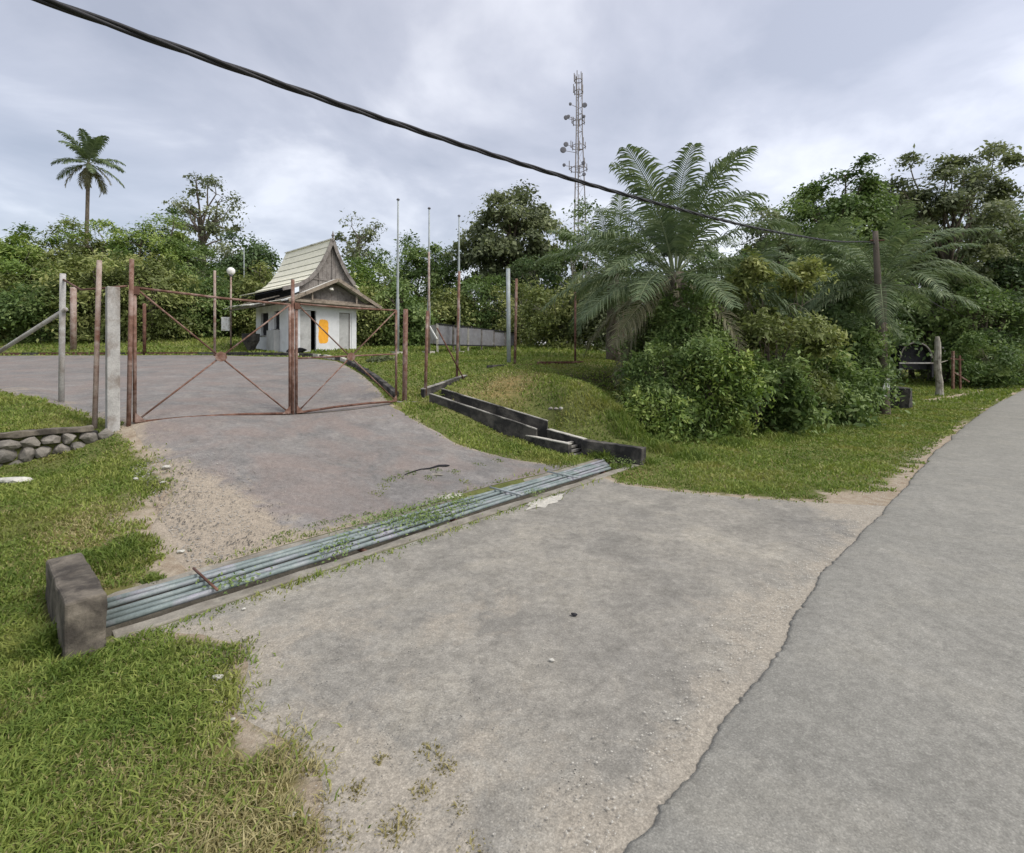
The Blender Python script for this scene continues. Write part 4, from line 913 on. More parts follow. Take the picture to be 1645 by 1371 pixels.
def tree(name, label, cat, px, d, top, rpx, bot=None, leaf='leaf_mid', nleaf=9000, ncl=60, cl=.9, ls=.22, asp=.55, trunk=.2, bark='bark', seed=0, group=None,
         depth=None, flat=.55, lower=-1., nlimb=14, bias=.6, droop=0., base=None, lean=0, zoff=0):
    x = (px - CX) / F * d; g = H1(x, d); ztop_ = pz(top, d)
    zbot = pz(bot, d) if bot is not None else g + .1
    zbot = max(zbot, g - .1) if base is None else zbot
    c = np.array([x, d, (ztop_ + zbot) / 2]); rad = (rpx / F * d * 1.04, depth or rpx / F * d * .8, (ztop_ - zbot) / 2 * 1.1)
    bx = x - lean
    t = empty(name, (bx, d, g), label, cat, group)
    nleaf = int(nleaf * (1.3 if d > 28 else 1.1)); ncl = int(ncl * 1.15); ls = ls * (1.15 if d > 40 else 1)
    cc, Pn, tint, od = crown_cloud(c, np.array(rad) * .98, ncl, nleaf, cl, seed, lower, flat)
    Pn[:, 2] = np.maximum(Pn[:, 2], g + .02 + np.abs(np.random.default_rng(seed).normal(0, .05, len(Pn))))
    r3 = np.random.default_rng(seed + 1)
    if d < 27:      # shoots that stick out of the bush
        ns, per = 46, 26; ii = r3.integers(0, len(cc), ns); dirs = (cc[ii] - c) / np.array(rad); dirs += r3.normal(0, .35, dirs.shape) + np.array([0, 0, .55]); dirs /= np.linalg.norm(dirs, axis=1)[:, None]
        tt_ = r3.random((ns, per, 1)); ln3 = r3.uniform(.5, 1.15, (ns, 1, 1)) * cl * 1.6; sp = cc[ii][:, None] + dirs[:, None] * tt_ * ln3 + np.array([0, 0, -.35]) * ln3 * tt_ ** 2 + r3.normal(0, .05, (ns, per, 3))
        Pn = np.r_[Pn, sp.reshape(-1, 3)]; tint = np.r_[tint, np.clip(np.repeat(r3.uniform(.2, 1, ns), per) + r3.normal(0, .1, ns * per), 0, 1)]; od = np.r_[od, np.repeat(dirs, per, 0)]
        Pn[:, 2] = np.maximum(Pn[:, 2], g + .02)
    cell = np.floor(Pn[:, :3] / (cl * 1.3)).astype(int); lsz = ls * (.65 + .8 * ((cell[:, 0] * 7 + cell[:, 1] * 13 + cell[:, 2] * 5) % 11) / 10)[:, None]
    V, Fc = leafquads(Pn, lsz, asp, bias, od, droop, r3)
    mesh('crown', V, Fc, M[leaf], t, attrs={'tint': np.repeat(tint, 4)})
    m = MB(); r = np.random.default_rng(seed + 2)
    b0 = np.array([bx, d, g - .1]); fork = np.array([x, d, zbot + (ztop_ - zbot) * .22 if bot is not None else g + (ztop_ - g) * .25])
    if trunk:
        mid = (b0 + fork) / 2 + r.normal(0, .12, 3) * np.array([1, 1, 0]) * (fork[2] - g) * .25
        m.tube([b0, b0 * .85 + mid * .15, mid, fork], [trunk * 1.3, trunk * 1.05, trunk * .85, trunk * .7], 8)
        top_pts = cc[np.argsort(-cc[:, 2] + r.normal(0, rad[2] * .4, len(cc)))][:nlimb]
        for q in top_pts:
            s_ = fork if r.random() < .6 else mid * .3 + fork * .7
            k1 = s_ + (q - s_) * .35 + np.array([0, 0, .12 * np.linalg.norm(q - s_)]) + r.normal(0, .06, 3) * np.linalg.norm(q - s_)
            k2 = s_ + (q - s_) * .7 + np.array([0, 0, .08 * np.linalg.norm(q - s_)]) + r.normal(0, .05, 3) * np.linalg.norm(q - s_)
            m.tube([s_, k1, k2, q], [trunk * .5, trunk * .36, trunk * .22, trunk * .08], 5, cap=False)
            for w in range(2):
                q2 = k2 + r.normal(0, .10, 3) * np.linalg.norm(q - s_); m.tube([k2, (k2 + q2) / 2 + EZ * .1, q2], [trunk * .18, trunk * .12, trunk * .04], 4, cap=False)
        m.build('trunk', M[bark], t, True)
    return t

G_L = 'trees in the thicket on the left'; G_B = 'trees behind the guard house'; G_M = 'scrub behind the panel row'; G_R = 'trees along the right'; G_S = 'shrubs along the verge'
# left thicket: a front rank of feathery bushes, then taller crowns
lt = [(-60, 36, 388, 95, 'leaf_bright', 'bright green tree at the far left edge of the thicket'),
      (35, 34, 385, 84, 'leaf_bright', 'rounded bright green tree left of the coconut palm, above the strut'),
      (118, 36, 372, 78, 'leaf_olive', 'yellowish green tree at the foot of the coconut palm'),
      (205, 38, 350, 92, 'leaf_bright', 'tallest dome of the left thicket, right of the coconut palm'),
      (275, 40, 366, 74, 'leaf_mid', 'mid green crown left of the wispy tall tree'),
      (-25, 31, 440, 78, 'leaf_olive', 'low olive bush at the left edge behind the grass'),
      (70, 30, 450, 62, 'leaf_mid', 'low bush seen behind the strutted post'),
      (150, 30.5, 418, 70, 'leaf_olive', 'low spreading bush behind the concrete gate post'),
      (240, 31, 412, 72, 'leaf_olive', 'low spreading bush behind the upper left corner of the gate'),
      (318, 33, 448, 50, 'leaf_mid', 'shrub left of the globe lamp post'),
      (415, 35, 440, 42, 'leaf_olive', 'yellow green shrub just behind the left eave of the guard house'),
      (375, 36, 458, 40, 'leaf_mid', 'shrub directly behind the globe lamp')]
for k, (px, d, top, r_, lf, lab) in enumerate(lt):
    tree('thicket_tree' if k < 5 else 'shrub', lab, 'tree' if k < 5 else 'shrub', px, d, top, r_, None, lf, 22000 if k < 5 else 13000, 110 if k < 5 else 80, .8, .2, .45, .2, seed=10 + k * 7, group=G_L, bias=.9, flat=.4, nlimb=10)
tree('round_tree', 'dark round tree rising behind the left eave of the guard house', 'tree', 405, 46, 374, 42, None, 'leaf_dark', 10000, 50, 1.1, .26, seed=61, group=G_L)
tree('wispy_tree', 'tall wispy tree with open crown against the sky, left of the guard house', 'tree', 322, 60, 280, 64, 400, 'leaf_dull', 2600, 21, 1.05, .27, .6, .3, seed=66, nlimb=26, flat=.5)
tree('feathery_tree', 'pale feathery tree below the wispy tall tree', 'tree', 345, 48, 386, 44, None, 'leaf_dull', 8000, 40, 1.2, .3, .3, .15, seed=71, bias=.2)
pf(392, 398, 440, 36, .028, M['galv'], 'thin pale pole among the trees right of the globe lamp', name='thin_pole', cat='pole', bury=1.5)
# behind the guard house and flagpoles
bt = [(574, 70, 353, 36, 425, 'leaf_dull', 1300, 14, 'small open tree with bare limbs behind the guard house roof'),
      (560, 42, 425, 48, None, 'leaf_bright', 11000, 60, 'light green tree just right of the guard house gable'),
      (610, 46, 418, 50, None, 'leaf_mid', 9000, 50, 'mid green tree behind the tallest flagpole'),
      (690, 50, 386, 66, None, 'leaf_mid', 20000, 110, 'broad green dome behind the middle flagpole'),
      (600, 36, 462, 44, None, 'leaf_olive', 9000, 50, 'olive shrub between the guard house and the gate end'),
      (650, 36, 470, 44, None, 'leaf_mid', 9000, 50, 'green shrub behind the right gate post'),
      (720, 40.5, 462, 42, None, 'leaf_olive', 9000, 50, 'olive shrub behind the grey panel row')]
for k, (px, d, top, r_, bo, lf, nl, nc, lab) in enumerate(bt):
    tree('wispy_tree' if k == 0 else ('tree' if k < 4 else 'shrub'), lab, 'tree' if k < 4 else 'shrub', px, d, top, r_, bo, lf, nl, nc, 1.0 if d < 60 else 1.3, .23 if d < 60 else .34, .5, .25, seed=200 + k * 5,
         group=G_B if k else None, nlimb=18 if k == 0 else 10)
tree('round_tree', 'large dark round-headed tree right of the flagpoles', 'tree', 828, 48, 318, 78, 470, 'leaf_dull', 17000, 85, 1.15, .3, .6, .35, seed=301, nlimb=24, flat=.5)
mt = [(772, 41, 440, 40, 'leaf_mid', 'green shrub at the right end of the panel row'), (835, 40, 450, 50, 'leaf_olive', 'open olive scrub behind the grey pipe'),
      (905, 31, 448, 52, 'leaf_olive', 'open olive scrub with pale stems behind the dark fence posts'), (975, 30, 440, 46, 'leaf_dull', 'grey green scrub left of the oil palm'),
      (945, 42, 350, 60, 'leaf_mid', 'taller green tree behind the scrub, below the mast'), (880, 44, 400, 52, 'leaf_dark', 'dark tree right of the round-headed tree'),
      (1030, 34, 430, 52, 'leaf_dark', 'dark thicket tree behind the left fronds of the oil palm')]
for k, (px, d, top, r_, lf, lab) in enumerate(mt):
    tree('scrub_tree' if k < 4 else 'thicket_tree', lab, 'shrub' if k < 4 else 'tree', px, d, top, r_, None, lf, 8500 if k < 4 else 13000, 48, .9, .2, .45, .14, 'bark_pale', seed=320 + k * 3, group=G_M, flat=.5, nlimb=18)
# right hand woodland
rt = [(1150, 34, 395, 60, None, 'leaf_dark', 12000, 'dark tree filling the gap behind the big oil palm'),
      (1345, 42, 282, 88, 440, 'leaf_mid', 18000, 'tall tree with layered crown left of the utility pole top'),
      (1240, 40, 345, 62, None, 'leaf_dull', 12000, 'grey green tree behind the cable between the palms'),
      (1425, 46, 295, 56, 450, 'leaf_dull', 7000, 'thin crowned tree right behind the top of the utility pole'),
      (1520, 44, 268, 116, 470, 'leaf_dull', 26000, 'tallest spreading tree at the right, dull green crown'),
      (1600, 50, 345, 76, None, 'leaf_dark', 15000, 'dark tree below the spreading crown near the right edge'),
      (1690, 48, 385, 90, None, 'leaf_mid', 13000, 'tree cut by the right edge of the picture'),
      (1375, 34, 400, 54, None, 'leaf_dark', 13000, 'dark undergrowth tree behind the utility pole'),
      (1495, 46, 395, 74, None, 'leaf_mid', 12000, 'green tree above the arched shelter'),
      (1575, 40, 455, 62, None, 'leaf_mid', 11000, 'mid green bush tree right of the dead trunk'),
      (1290, 32, 410, 56, None, 'leaf_dark', 12000, 'dark bushy tree in the middle of the right thicket'),
      (1465, 52, 360, 80, None, 'leaf_dull', 15000, 'dull tree filling the gap right of the utility pole'),
      (1560, 54, 330, 90, None, 'leaf_dark', 15000, 'dark tree behind the spreading crown'),
      (1280, 50, 350, 80, None, 'leaf_mid', 15000, 'mid green tree behind the dark oil palm'),
      (1645, 55, 400, 80, None, 'leaf_mid', 13000, 'green tree above the road end at the right edge'),
      (1660, 42, 470, 60, None, 'leaf_dark', 9000, 'low dark bush at the right edge above the road')]
for k, (px, d, top, r_, bo, lf, nl, lab) in enumerate(rt):
    tree('woodland_tree', lab, 'tree', px, d, top, r_, bo, lf, nl, 70, 1.1, .27, .5, .26, seed=400 + k * 9, group=G_R, nlimb=20, flat=.4, bias=.8)
# shrubs along the verge, near
st = [(1075, 13.8, 520, 56, 714, 'leaf_mid', 9000, .11, 'leafy shrub in front of the big oil palm beside the black headwall'),
      (1140, 13.8, 565, 56, 706, 'leaf_bright', 8500, .11, 'low bright bush right of the black headwall'),
      (1105, 15.4, 470, 56, None, 'leaf_mid', 10000, .12, 'green climber mass under the right fronds of the big palm'),
      (1240, 15.9, 425, 96, None, 'leaf_olive', 24000, .13, 'big olive and yellow topped bush between the big palm and the pole'),
      (1215, 14.6, 585, 72, None, 'leaf_mid', 10000, .14, 'broad-leaved green bush on the edge of the verge'),
      (1315, 17.4, 560, 58, None, 'leaf_mid', 10000, .15, 'green bush midway between the olive bush and the pole'),
      (1372, 19.8, 525, 40, None, 'leaf_mid', 7000, .15, 'green bush just left of the utility pole'),
      (1345, 22, 460, 60, None, 'leaf_dark', 9000, .17, 'dark taller bush behind the one left of the pole'),
      (1030, 14.4, 625, 34, None, 'leaf_olive', 4500, .10, 'straggly low bush on the bank above the black headwall'),
      (1045, 13.2, 640, 40, None, 'leaf_bright', 5000, .10, 'leafy weeds climbing the bank just behind the black headwall'),
      (1055, 17.5, 500, 46, None, 'leaf_mid', 7000, .12, 'green climber mass left of the oil palm trunk'),
      (1165, 17.5, 465, 58, None, 'leaf_mid', 9000, .13, 'green bush between the oil palm trunk and the olive bush'),
      (1600, 36, 530, 50, None, 'leaf_mid', 8000, .2, 'roadside bush right of the rusty frame'),
      (1290, 16.5, 600, 54, None, 'leaf_mid', 7000, .12, 'low leafy bush at the foot of the olive bush')]
for k, (px, d, top, r_, bo, lf, nl, ls, lab) in enumerate(st):
    tree('shrub', lab, 'shrub', px, d, top, r_, bo, lf, nl, 34, .46 if d < 17 else .65, ls * 1.1, .42, .045, seed=600 + k * 5, group=G_S, nlimb=16, flat=.6, bias=.6, droop=.4)
tree('garden_shrub', 'small dry shrub with pale stems on the grass near the gate end', 'shrub', 617, 19, 575, 16, 598, 'leaf_dull', 900, 10, .2, .10, .5, .04, 'bark_pale', seed=710)
tree('far_tree', 'blue green tree top far away at the right edge', 'tree', 1650, 90, 365, 60, None, 'leaf_dark', 6000, 40, 2.4, .55, .5, .3, seed=720)

# palms ------------------------------------------------------------
def frond_mesh(name, length, e0, bend, nl, llen, mat, seed, hang=.5, twist=0., width=.028, petiole=.14, fluffy=1.):
    r = np.random.default_rng(seed); n = 22; s = np.linspace(0, 1, n); ang = e0 - bend * s ** 1.5
    dx_ = np.cos(ang) * length / (n - 1); dz_ = np.sin(ang) * length / (n - 1)
    X = np.r_[0, np.cumsum(dx_)[:-1]]; Z = np.r_[0, np.cumsum(dz_)[:-1]]; Y = twist * s ** 2 * length
    pts = np.stack([X, Y, Z], -1)
    m = MB(); m.tube(pts, np.interp(s, [0, .2, 1], [.035, .022, .005]) * length / 4, 5)
    V = list(m.V); Fc = [tuple(f) for f in m.F]; tint = [.9] * len(V)
    T = np.gradient(pts, axis=0); T /= np.linalg.norm(T, axis=1)[:, None]
    for k in range(nl):
        f = petiole + (1 - petiole) * (k + .5) / nl; i0 = f * (n - 1); a = int(i0); w = i0 - a; a2 = min(a + 1, n - 1)
        p = pts[a] * (1 - w) + pts[a2] * w; t_ = T[a]
        L_ = llen * (math.sin(math.pi * min(1, (f - petiole) / (1 - petiole) * .86 + .10)) ** .6) * r.uniform(.85, 1.1)
        for sd in (-1, 1):
            up = np.cross(t_, [0, 1, 0]); up = up * (1 if up[2] > 0 else -1)
            side = np.array([0, sd, 0.])
            d0 = side * 1. + t_ * (.5 + .5 * f) + up * (r.uniform(-.05, .45) * fluffy); d0 /= np.linalg.norm(d0)
            d1 = d0 + np.array([0, 0, -hang * r.uniform(.6, 1.5)]); d1 /= np.linalg.norm(d1)
            d2 = d1 + np.array([0, 0, -hang * 1.6 * r.uniform(.6, 1.4)]); d2 /= np.linalg.norm(d2)
            q1 = p + d0 * L_ * .35; q2 = q1 + d1 * L_ * .35; q3 = q2 + d2 * L_ * .3
            wv = t_ * width * length / 4; b = len(V); tt = float(np.clip(r.normal(.45, .2), 0, 1))
            V += [tuple(p - wv * .5), tuple(p + wv * .5), tuple(q1 - wv), tuple(q1 + wv), tuple(q2 - wv * .7), tuple(q2 + wv * .7), tuple(q3)]
            Fc += [(b, b + 1, b + 3, b + 2), (b + 2, b + 3, b + 5, b + 4), (b + 4, b + 5, b + 6)]; tint += [tt] * 7
    return mesh(name, V, Fc, M[mat], link=False, attrs={'tint': tint})
def palm(name, label, base, hgt, length, nf, seed, mat='palm_leaf', trunk_r=.28, variants=None, group=None, elev=(80, -35), llen=.75, nl=46, hang=.45, dry=0, tilt=0., fw=.028):
    r = np.random.default_rng(seed); t = empty(name, base, label, 'palm tree', group); b = np.array(base, float)
    m = MB(); hh = np.linspace(0, hgt, 12); m.tube([b + EZ * (h - (.2 if h == 0 else 0)) + np.array([tilt * (h / hgt) ** 2, 0, 0]) for h in hh], [trunk_r * (1.15 - .25 * h / hgt) * (1 + .05 * (i % 2)) for i, h in enumerate(hh)], 10)
    m.build('trunk', M['bark'], t, True)
    meshes = []
    for k in range(7):
        e_ = math.radians(elev[0] + (elev[1] - elev[0]) * k / 6); meshes.append(frond_mesh('frond', length * (1 - .04 * abs(k - 2)), e_, math.radians(55 + 5 * k if e_ > 0 else 40), nl, llen, mat if not (dry and k >= 5) else 'palm_dry', seed + k, hang=hang, twist=r.uniform(-.08, .08), width=fw))
    for k in range(nf):
        f = k / nf; vi = min(6, int(f * 7)); o = bpy.data.objects.new('frond', meshes[vi]); COL.objects.link(o); o.parent = t
        az = k * 2.39996 + r.uniform(-.25, .25); o.location = (tilt, 0, hgt + .12 - .4 * f + r.uniform(-.05, .05)); o.rotation_euler = (r.uniform(-.15, .15), r.uniform(-.12, .12), az)
        o.location.x += .12 * math.cos(az); o.location.y += .12 * math.sin(az)
        s_ = r.uniform(.85, 1.08); o.scale = (s_, s_, s_)
    return t
G_P = 'oil palms at the edge of the woodland'
def pbase(px, d): return ground_at(px, d)
palm('oil_palm', 'largest oil palm with arching fronds, right of the mast', pbase(1084, 17.0), 4.5, 4.6, 40, 31, group=G_P, trunk_r=.34, llen=.95, nl=56, elev=(86, -48), dry=1, fw=.03)
palm('oil_palm', 'smaller oil palm whose left fronds droop below the mast', pbase(985, 23), 4.0, 3.8, 26, 32, group=G_P, llen=.85, elev=(75, -45), fw=.034)
palm('oil_palm', 'dark oil palm between the olive bush and the utility pole', pbase(1330, 24), 5.2, 4.6, 30, 33, group=G_P, llen=.9, elev=(84, -40), fw=.034)
palm('oil_palm', 'pale-fronded oil palm standing right behind the utility pole', pbase(1416, 20.6), 5.3, 4.2, 26, 34, group=G_P, llen=.85, elev=(62, -8), mat='palm_leaf', fw=.032, trunk_r=.2)
palm('oil_palm', 'low oil palm fronds reaching out over the verge at the right', pbase(1640, 40), 3.6, 5.0, 26, 35, group=G_P, llen=.9, elev=(70, -30), fw=.044)
palm('oil_palm', 'greyish oil palm below the cable, between the two larger ones', pbase(1205, 25), 4.2, 4.2, 26, 36, group=G_P, llen=.85, elev=(75, -40), fw=.036, dry=1)
cb = pbase(138, 72)
palm('coconut_palm', 'single tall coconut palm with bare trunk above the left thicket', cb, pz(262, 72) - cb[2], 5.0, 26, 37, trunk_r=.24, llen=1.25, elev=(84, -62), nl=36, hang=.5, tilt=.4, fw=.07, dry=1)

# ------------------------------------------------------------------ grass
ALLP = [[tuple(q) for q in pl] for pl in POLYS]
def free_ground(u, v):
    ok = np.ones(u.shape, bool)
    for q_, pl in enumerate(ALLP):
        ins = inpoly(u, v, pl)
        if q_ < 3:
            ii = np.where(ins)[0]; dd_ = segdist(u[ii], v[ii], pl[::2] + [pl[0]]); ins[ii] = rng.random(len(ii)) > .8 * np.exp(-dd_ / .05)
        ok &= ~ins
    ok &= ~((u > -1) & (u < 9.2) & (v < 1.45))
    ok &= ~((u > 1.9) & (u < 7.3) & (v > 10.3) & (v < 11.2))
    ok &= ~((u > .45) & (u < 9.55) & (v > 4.83) & (v < 5.87)); ok &= ~((u < 1.6) & (u > -6.1) & (v > 10.50) & (v < 10.65))
    ok &= ~((u > 9.28) & (u < 9.56) & (v > 4.8) & (v < 6.4)); ok &= ~inpoly(u, v, chp)
    hx, hy = u - uv(HB[0], HB[1])[0], v - uv(HB[0], HB[1])[1]
    ok &= ~((hx > -.5) & (hx < 4) & (hy > -.6) & (hy < 4.4)); return ok
def scatter(n, dmin, dmax, pxr=(-140, 1790), power=1.):
    d = dmin * (dmax / dmin) ** (rng.random(n) ** power); px = rng.uniform(*pxr, n); x = (px - CX) / F * d; u, v = uv(x, d); k = free_ground(u, v); return x[k], d[k], u[k], v[k]
def blades(name, x, y, hgt, wid, lean, mat, tint, label, cat='grass', lift=0.):
    n = len(x); z = H(x, y) - .01 + lift; B = np.stack([x, y, z], -1); az = rng.uniform(0, math.tau, n); D = np.stack([np.cos(az), np.sin(az), 0 * az], -1)
    fa = rng.uniform(0, math.tau, n); S = np.stack([np.cos(fa), np.sin(fa), 0 * fa], -1) * (wid * rng.uniform(.6, 1.3, n))[:, None]
    h = hgt * rng.uniform(.5, 1.3, n); ln_ = lean * h * rng.uniform(.3, 1.4, n)
    mid = B + np.array([0, 0, 1.]) * (h * .6)[:, None] + D * (ln_ * .35)[:, None]; tip = B + np.array([0, 0, 1.]) * (h * (1 - .25 * lean))[:, None] + D * ln_[:, None]
    V = np.stack([B - S * .5, B + S * .5, mid - S * .42, mid + S * .42, tip], 1).reshape(-1, 3)
    i = np.arange(n)[:, None] * 5; T3 = np.concatenate([i + np.array([[0, 1, 3]]), i + np.array([[0, 3, 2]]), i + np.array([[2, 3, 4]])], 0)
    o = mesh(name, V, T3, mat, attrs={'tint': np.repeat(np.clip(tint, 0, 1), 5)}); return tag(o, label, cat, kind='stuff')
def vnoise(x, y, s, seed):
    r = np.random.default_rng(seed); g = r.random((64, 64)); X = (x / s) % 63; Y = (y / s) % 63; i = np.floor(X).astype(int); j = np.floor(Y).astype(int); a = X - i; b = Y - j; a = a * a * (3 - 2 * a); b = b * b * (3 - 2 * b)
    return g[i, j] * (1 - a) * (1 - b) + g[i + 1, j] * a * (1 - b) + g[i, j + 1] * (1 - a) * b + g[i + 1, j + 1] * a * b
def keepmask(x, y, u, v, k=1.):
    dm = dirt_g(u, v) + (vnoise(x, y, .25, 3) - .5) * 1.2 + (vnoise(x, y, .08, 4) - .5) * .5
    return rng.random(len(x)) > sstep(.42, 1.0, dm) * k
# near lawn
x, y, u, v = scatter(330000, 1.9, 8.8, power=.75); k = keepmask(x, y, u, v) & ((u < 3) | (v < 20))
x, y, u, v = x[k], y[k], u[k], v[k]; nz1 = vnoise(x, y, .6, 5); nz2 = vnoise(x, y, .2, 6)
hh = .028 + .04 * nz1 + .03 * nz2; dr = dry_g(u, v); isdry = rng.random(len(x)) < np.clip(dr * .85 + .05 + .25 * (vnoise(x, y, .45, 8) > .72), 0, .9)
tt = .2 + .45 * nz1 + .35 * vnoise(x, y, .33, 11) + rng.normal(0, .16, len(x))
blades('lawn_grass', x[~isdry], y[~isdry], hh[~isdry], .0075 + .0012 * y[~isdry], .9, M['grass'], tt[~isdry], 'short green lawn grass in the left foreground and beside the grid')
blades('dry_lawn_grass', x[isdry], y[isdry], hh[isdry] * .8, .006 + .001 * y[isdry], 1.1, M['grass_dry'], tt[isdry], 'straw coloured dry blades mixed into the near lawn')
# middle and far grass
x, y, u, v = scatter(210000, 8.8, 24, power=.85); k = keepmask(x, y, u, v) & ~((v > 6.2) & (u > 11.5) & (v < 10.5) & (rng.random(len(x)) < .3)); x, y, u, v = x[k], y[k], u[k], v[k]
nz1 = vnoise(x, y, .9, 5); dr = dry_g(u, v); isdry = rng.random(len(x)) < np.clip(dr * .9 + .08, 0, .9)
hh = (.04 + .06 * nz1) * (1 + .5 * ((u > 10.5) & (v > 5.6) & (v < 9.5)))
tt = .33 + .5 * nz1 + rng.normal(0, .14, len(x))
blades('verge_grass', x[~isdry], y[~isdry], hh[~isdry], .004 + .0022 * y[~isdry], .8, M['grass'], tt[~isdry], 'green grass on the verge and the bank')
blades('dry_verge_grass', x[isdry], y[isdry], hh[isdry] * .8, .004 + .002 * y[isdry], .9, M['grass_dry'], tt[isdry], 'dry tan grass on the verge and the bank')
x, y, u, v = scatter(90000, 24, 75, power=.9); k = keepmask(x, y, u, v); x, y, u, v = x[k], y[k], u[k], v[k]
blades('far_grass', x, y, .10 + .12 * vnoise(x, y, 2., 5), .05 + .0012 * y, .7, M['grass'], .3 + .5 * vnoise(x, y, 1.6, 7) + rng.normal(0, .12, len(x)), 'grass on the far lawn in front of the trees')
# taller tufts
def tufts(spots, name, label, mat, seed):
    r = np.random.default_rng(seed); X = []; Y = []; Hh = []; T_ = []
    for px, py, rad, n, h in spots:
        c = ray_ground(px, py); a = r.uniform(0, math.tau, n); q = rad * np.sqrt(r.random(n)); X.append(c[0] + q * np.cos(a)); Y.append(c[1] + q * np.sin(a)); Hh.append(np.full(n, h) * (1.1 - .6 * q / rad)); T_.append(r.normal(.4, .18, n))
    X, Y, Hh, T_ = map(np.concatenate, (X, Y, Hh, T_)); blades(name, X, Y, Hh, .009 + .0008 * Y, .8, mat, T_, label)
tufts([(75, 1045, .22, 700, .22), (100, 1085, .15, 300, .15), (30, 1060, .2, 400, .14), (180, 905, .35, 900, .16), (215, 880, .25, 500, .13), (130, 905, .2, 300, .12), (246, 935, .10, 200, .10),
       (960, 735, .2, 260, .22), (975, 740, .2, 260, .3), (1040, 745, .25, 260, .2), (1065, 725, .5, 500, .35), (1110, 735, .45, 450, .25), (1180, 715, .5, 450, .28), (1000, 752, .3, 300, .12), (1250, 705, .6, 500, .25), (1320, 690, .6, 400, .25), (1385, 680, .5, 300, .22),
       (1010, 690, .5, 500, .35), (1040, 660, .6, 500, .4), (985, 660, .5, 400, .25), (900, 745, .4, 300, .12), (870, 735, .4, 300, .12), (690, 655, .3, 300, .12), (820, 720, .4, 300, .13)],
      'tall_grass_tufts', 'taller tufts of green grass around the headwalls and along the bushes', M['grass'], 3)
tufts([(690, 1215, .09, 110, .045), (715, 1235, .07, 90, .045), (612, 1228, .05, 60, .04), (570, 1285, .07, 90, .045), (640, 1335, .11, 150, .05), (680, 1285, .07, 90, .045), (735, 1305, .06, 60, .04), (590, 1020, .06, 40, .02),
       (500, 1245, .06, 60, .04), (560, 1360, .08, 60, .04), (760, 1370, .08, 60, .04)], 'weed_tufts', 'small weed tufts growing through the gravelly forecourt edge', M['grass_dry'], 4)
tufts([(x_, y_, .13, 50, .06) for x_, y_ in ((615, 783), (625, 775), (640, 768), (660, 762), (605, 795), (700, 757), (730, 760), (745, 775), (690, 770), (770, 748), (800, 742))] +
      [(x_, y_, .10, 60, .05) for x_, y_ in ((440, 866), (455, 862), (470, 857), (500, 848), (520, 842), (545, 838), (560, 832), (590, 828), (660, 822), (800, 825), (820, 818), (840, 812), (860, 800), (900, 792))], 'crack_weeds', 'weeds in the driveway cracks and along the kerbs of the grid', M['grass'], 5)
# creeping weeds over the pipes
r = np.random.default_rng(12); Cs = []
for a0, v0, su, sv, n in ((4.0, 5.4, .42, .22, 900), (4.3, 5.25, .3, .12, 350), (1.75, 5.12, .12, .08, 130), (2.75, 5.1, .12, .1, 130), (2.95, 5.35, .06, .1, 60), (4.95, 5.45, .15, .15, 130), (3.75, 5.75, .3, .06, 250), (4.8, 5.75, .3, .05, 200), (6.1, 5.0, .12, .06, 90), (9.1, 5.2, .12, .2, 200)):
    uu = r.normal(a0, su, n); vv = r.normal(v0, sv, n); x, y = xy(uu, vv); Cs.append(np.stack([x, y, .07 + np.abs(r.normal(0, .035, n))], -1))
Cs = np.concatenate(Cs); V, Fc = leafquads(Cs, .035, .6, 1.2, r=r)
tag(mesh('creeping_weeds', V, Fc, M['leaf_mid'], attrs={'tint': np.repeat(r.uniform(.4, 1, len(Cs)), 4)}), 'small leafy weeds creeping over the middle of the pipe grid', 'weeds', kind='stuff')

# gravel and loose stones --------------------------------------------
def gravel(name, n, gen, sz, mat, label, seed):
    r = np.random.default_rng(seed); u, v = gen(r, n); x, y = xy(u, v); z = H(x, y) + .018; s = sz * r.uniform(.4, 1.6, n)[:, None, None]
    base = np.array([[1, 0, 0], [0, 1, 0], [-1, 0, 0], [0, -1, 0], [0, 0, .7]])[None] * s * r.uniform(.6, 1.3, (n, 5, 1)); a = r.uniform(0, math.tau, n); ca, sa = np.cos(a)[:, None], np.sin(a)[:, None]
    V = np.stack([base[..., 0] * ca - base[..., 1] * sa, base[..., 0] * sa + base[..., 1] * ca, base[..., 2]], -1) + np.stack([x, y, z], -1)[:, None]
    i = np.arange(n)[:, None] * 5; T3 = np.concatenate([i + np.array([q]) for q in ([0, 1, 4], [1, 2, 4], [2, 3, 4], [3, 0, 4])], 0)
    return tag(mesh(name, V.reshape(-1, 3), T3, mat), label, 'gravel', kind='stuff')
gravel('driveway_gravel', 2600, lambda r, n: (np.abs(r.normal(0, .6, n)) + 1.6, r.uniform(5.9, 9.0, n)), .008, M['conc'], 'pale loose gravel along the left edge of the driveway', 1)
gravel('forecourt_gravel', 1800, lambda r, n: (np.abs(r.normal(0, 1.0, n)) + 1.1, r.uniform(1.3, 4.3, n)), .0042, M['conc'], 'fine loose stones on the near left of the forecourt', 2)
def _re(r, n): u = r.uniform(0, 16, n); return u, np.interp(u, re_[:, 0], re_[:, 1]) + np.abs(r.normal(0, .22, n)) + .06
gravel('shoulder_gravel', 2200, _re, .0055, M['conc_pale'], 'sandy grit along the broken edge of the road', 3)
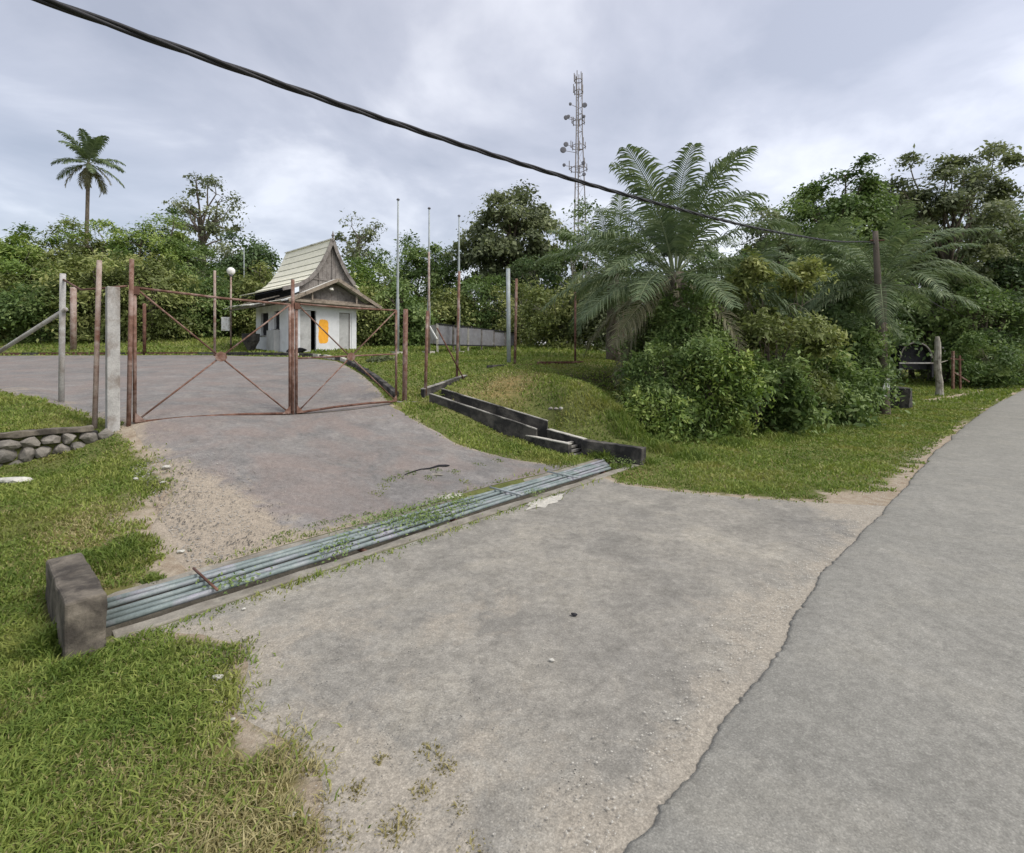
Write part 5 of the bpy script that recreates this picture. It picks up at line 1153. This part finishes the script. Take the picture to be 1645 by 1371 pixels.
pebs = [(392, 984, .016, 'small white pebble on the forecourt near the left headwall'), (886, 1068, .018, 'small white pebble in the middle of the forecourt'), (470, 1330, .018, 'tiny white pebble at the bottom of the forecourt edge'),
        (266, 755, .055, 'white stone at the edge of the driveway below the gate'), (262, 778, .035, 'small cream stone just below the larger white one by the driveway'), (291, 891, .035, 'flat white stone on bare soil above the pipe grid'),
        (350, 1097, .028, 'pale stone where grass meets forecourt'), (352, 1140, .022, 'pale stone just below another at the grass edge'), (374, 1166, .014, 'white pebble at the grass edge, lowest of three'),
        (218, 772, .03, 'small white stone in the lawn left of the driveway')]
for k, (px, py, s_, lab) in enumerate(pebs):
    c = ray_ground(px, py); V, Fc = rock((s_ * 1.3, s_, s_ * .6), 800 + k, 2); tag(mesh('pebble', V + c + EZ * (s_ * .3 + .012), Fc, M['stone_white']), lab, 'stone', 'loose pale stones')
c = ray_ground(922, 993); V, Fc = rock((.03, .025, .012), 820, 2); tag(mesh('pebble', V + c + EZ * .02, Fc, M['void']), 'small black lump of tar on the forecourt', 'stone')
c = ray_ground(25, 776); V, Fc = rock((.27, .13, .06), 821, 2); tag(mesh('boulder', V + c + EZ * .03, Fc, M['stone_white']), 'flat pale boulder in the lawn at the left edge below the rubble wall', 'rock')
c = W3(5.1, 5.9, .03); V, Fc = rock((.3, .13, .06), 822, 2); tag(mesh('concrete_lump', V @ np.array([E1, E2, EZ]) + c, Fc, M['conc_pale']), 'pale lump of broken concrete on the gate side of the grid', 'concrete lump')
c = W3(6.0, 4.72, .01); V, Fc = rock((.42, .15, .022), 823, 3, rough=1.2); tag(mesh('concrete_lump', V @ np.array([E1, E2, EZ]) + c, Fc, M['conc_pale']), 'flat pale broken slab on the forecourt side of the grid', 'concrete lump')
# heaved crack in the driveway
cp_ = [ray_ground(px, py) for px, py in ((650, 766), (664, 761), (676, 757), (690, 755), (705, 751), (716, 752), (722, 750))]
tag(MB().tube([p + EZ * .022 for p in cp_], [.006, .01, .009, .012, .02, .026, .01], 6).build('tar_ridge', M['void'], None, True), 'dark heaved ridge of broken asphalt in the driveway', 'crack')
V, Fc = rock((.16, .08, .02), 830, 2); tag(mesh('asphalt_chunk', V + ray_ground(700, 763) + EZ * .006, Fc, M['kerb']), 'pale broken chunk of paving under the dark ridge', 'asphalt chunk')
for px, py, s_ in ((897, 662, .2),):
    c = ray_ground(px, py); t = empty('stone_pile', c, 'few pale stones poking out of the grass bank', 'stones')
    for k in range(4):
        V, Fc = rock((.07, .06, .05), 840 + k, 2); mesh('stone', V + c + np.array([(k - 1.5) * .14, rng.uniform(-.1, .1), .06]), Fc, M['stone_white'] if k == 2 else M['stone'], t)

for o in bpy.data.objects:
    if '_o' in o: del o['_o']
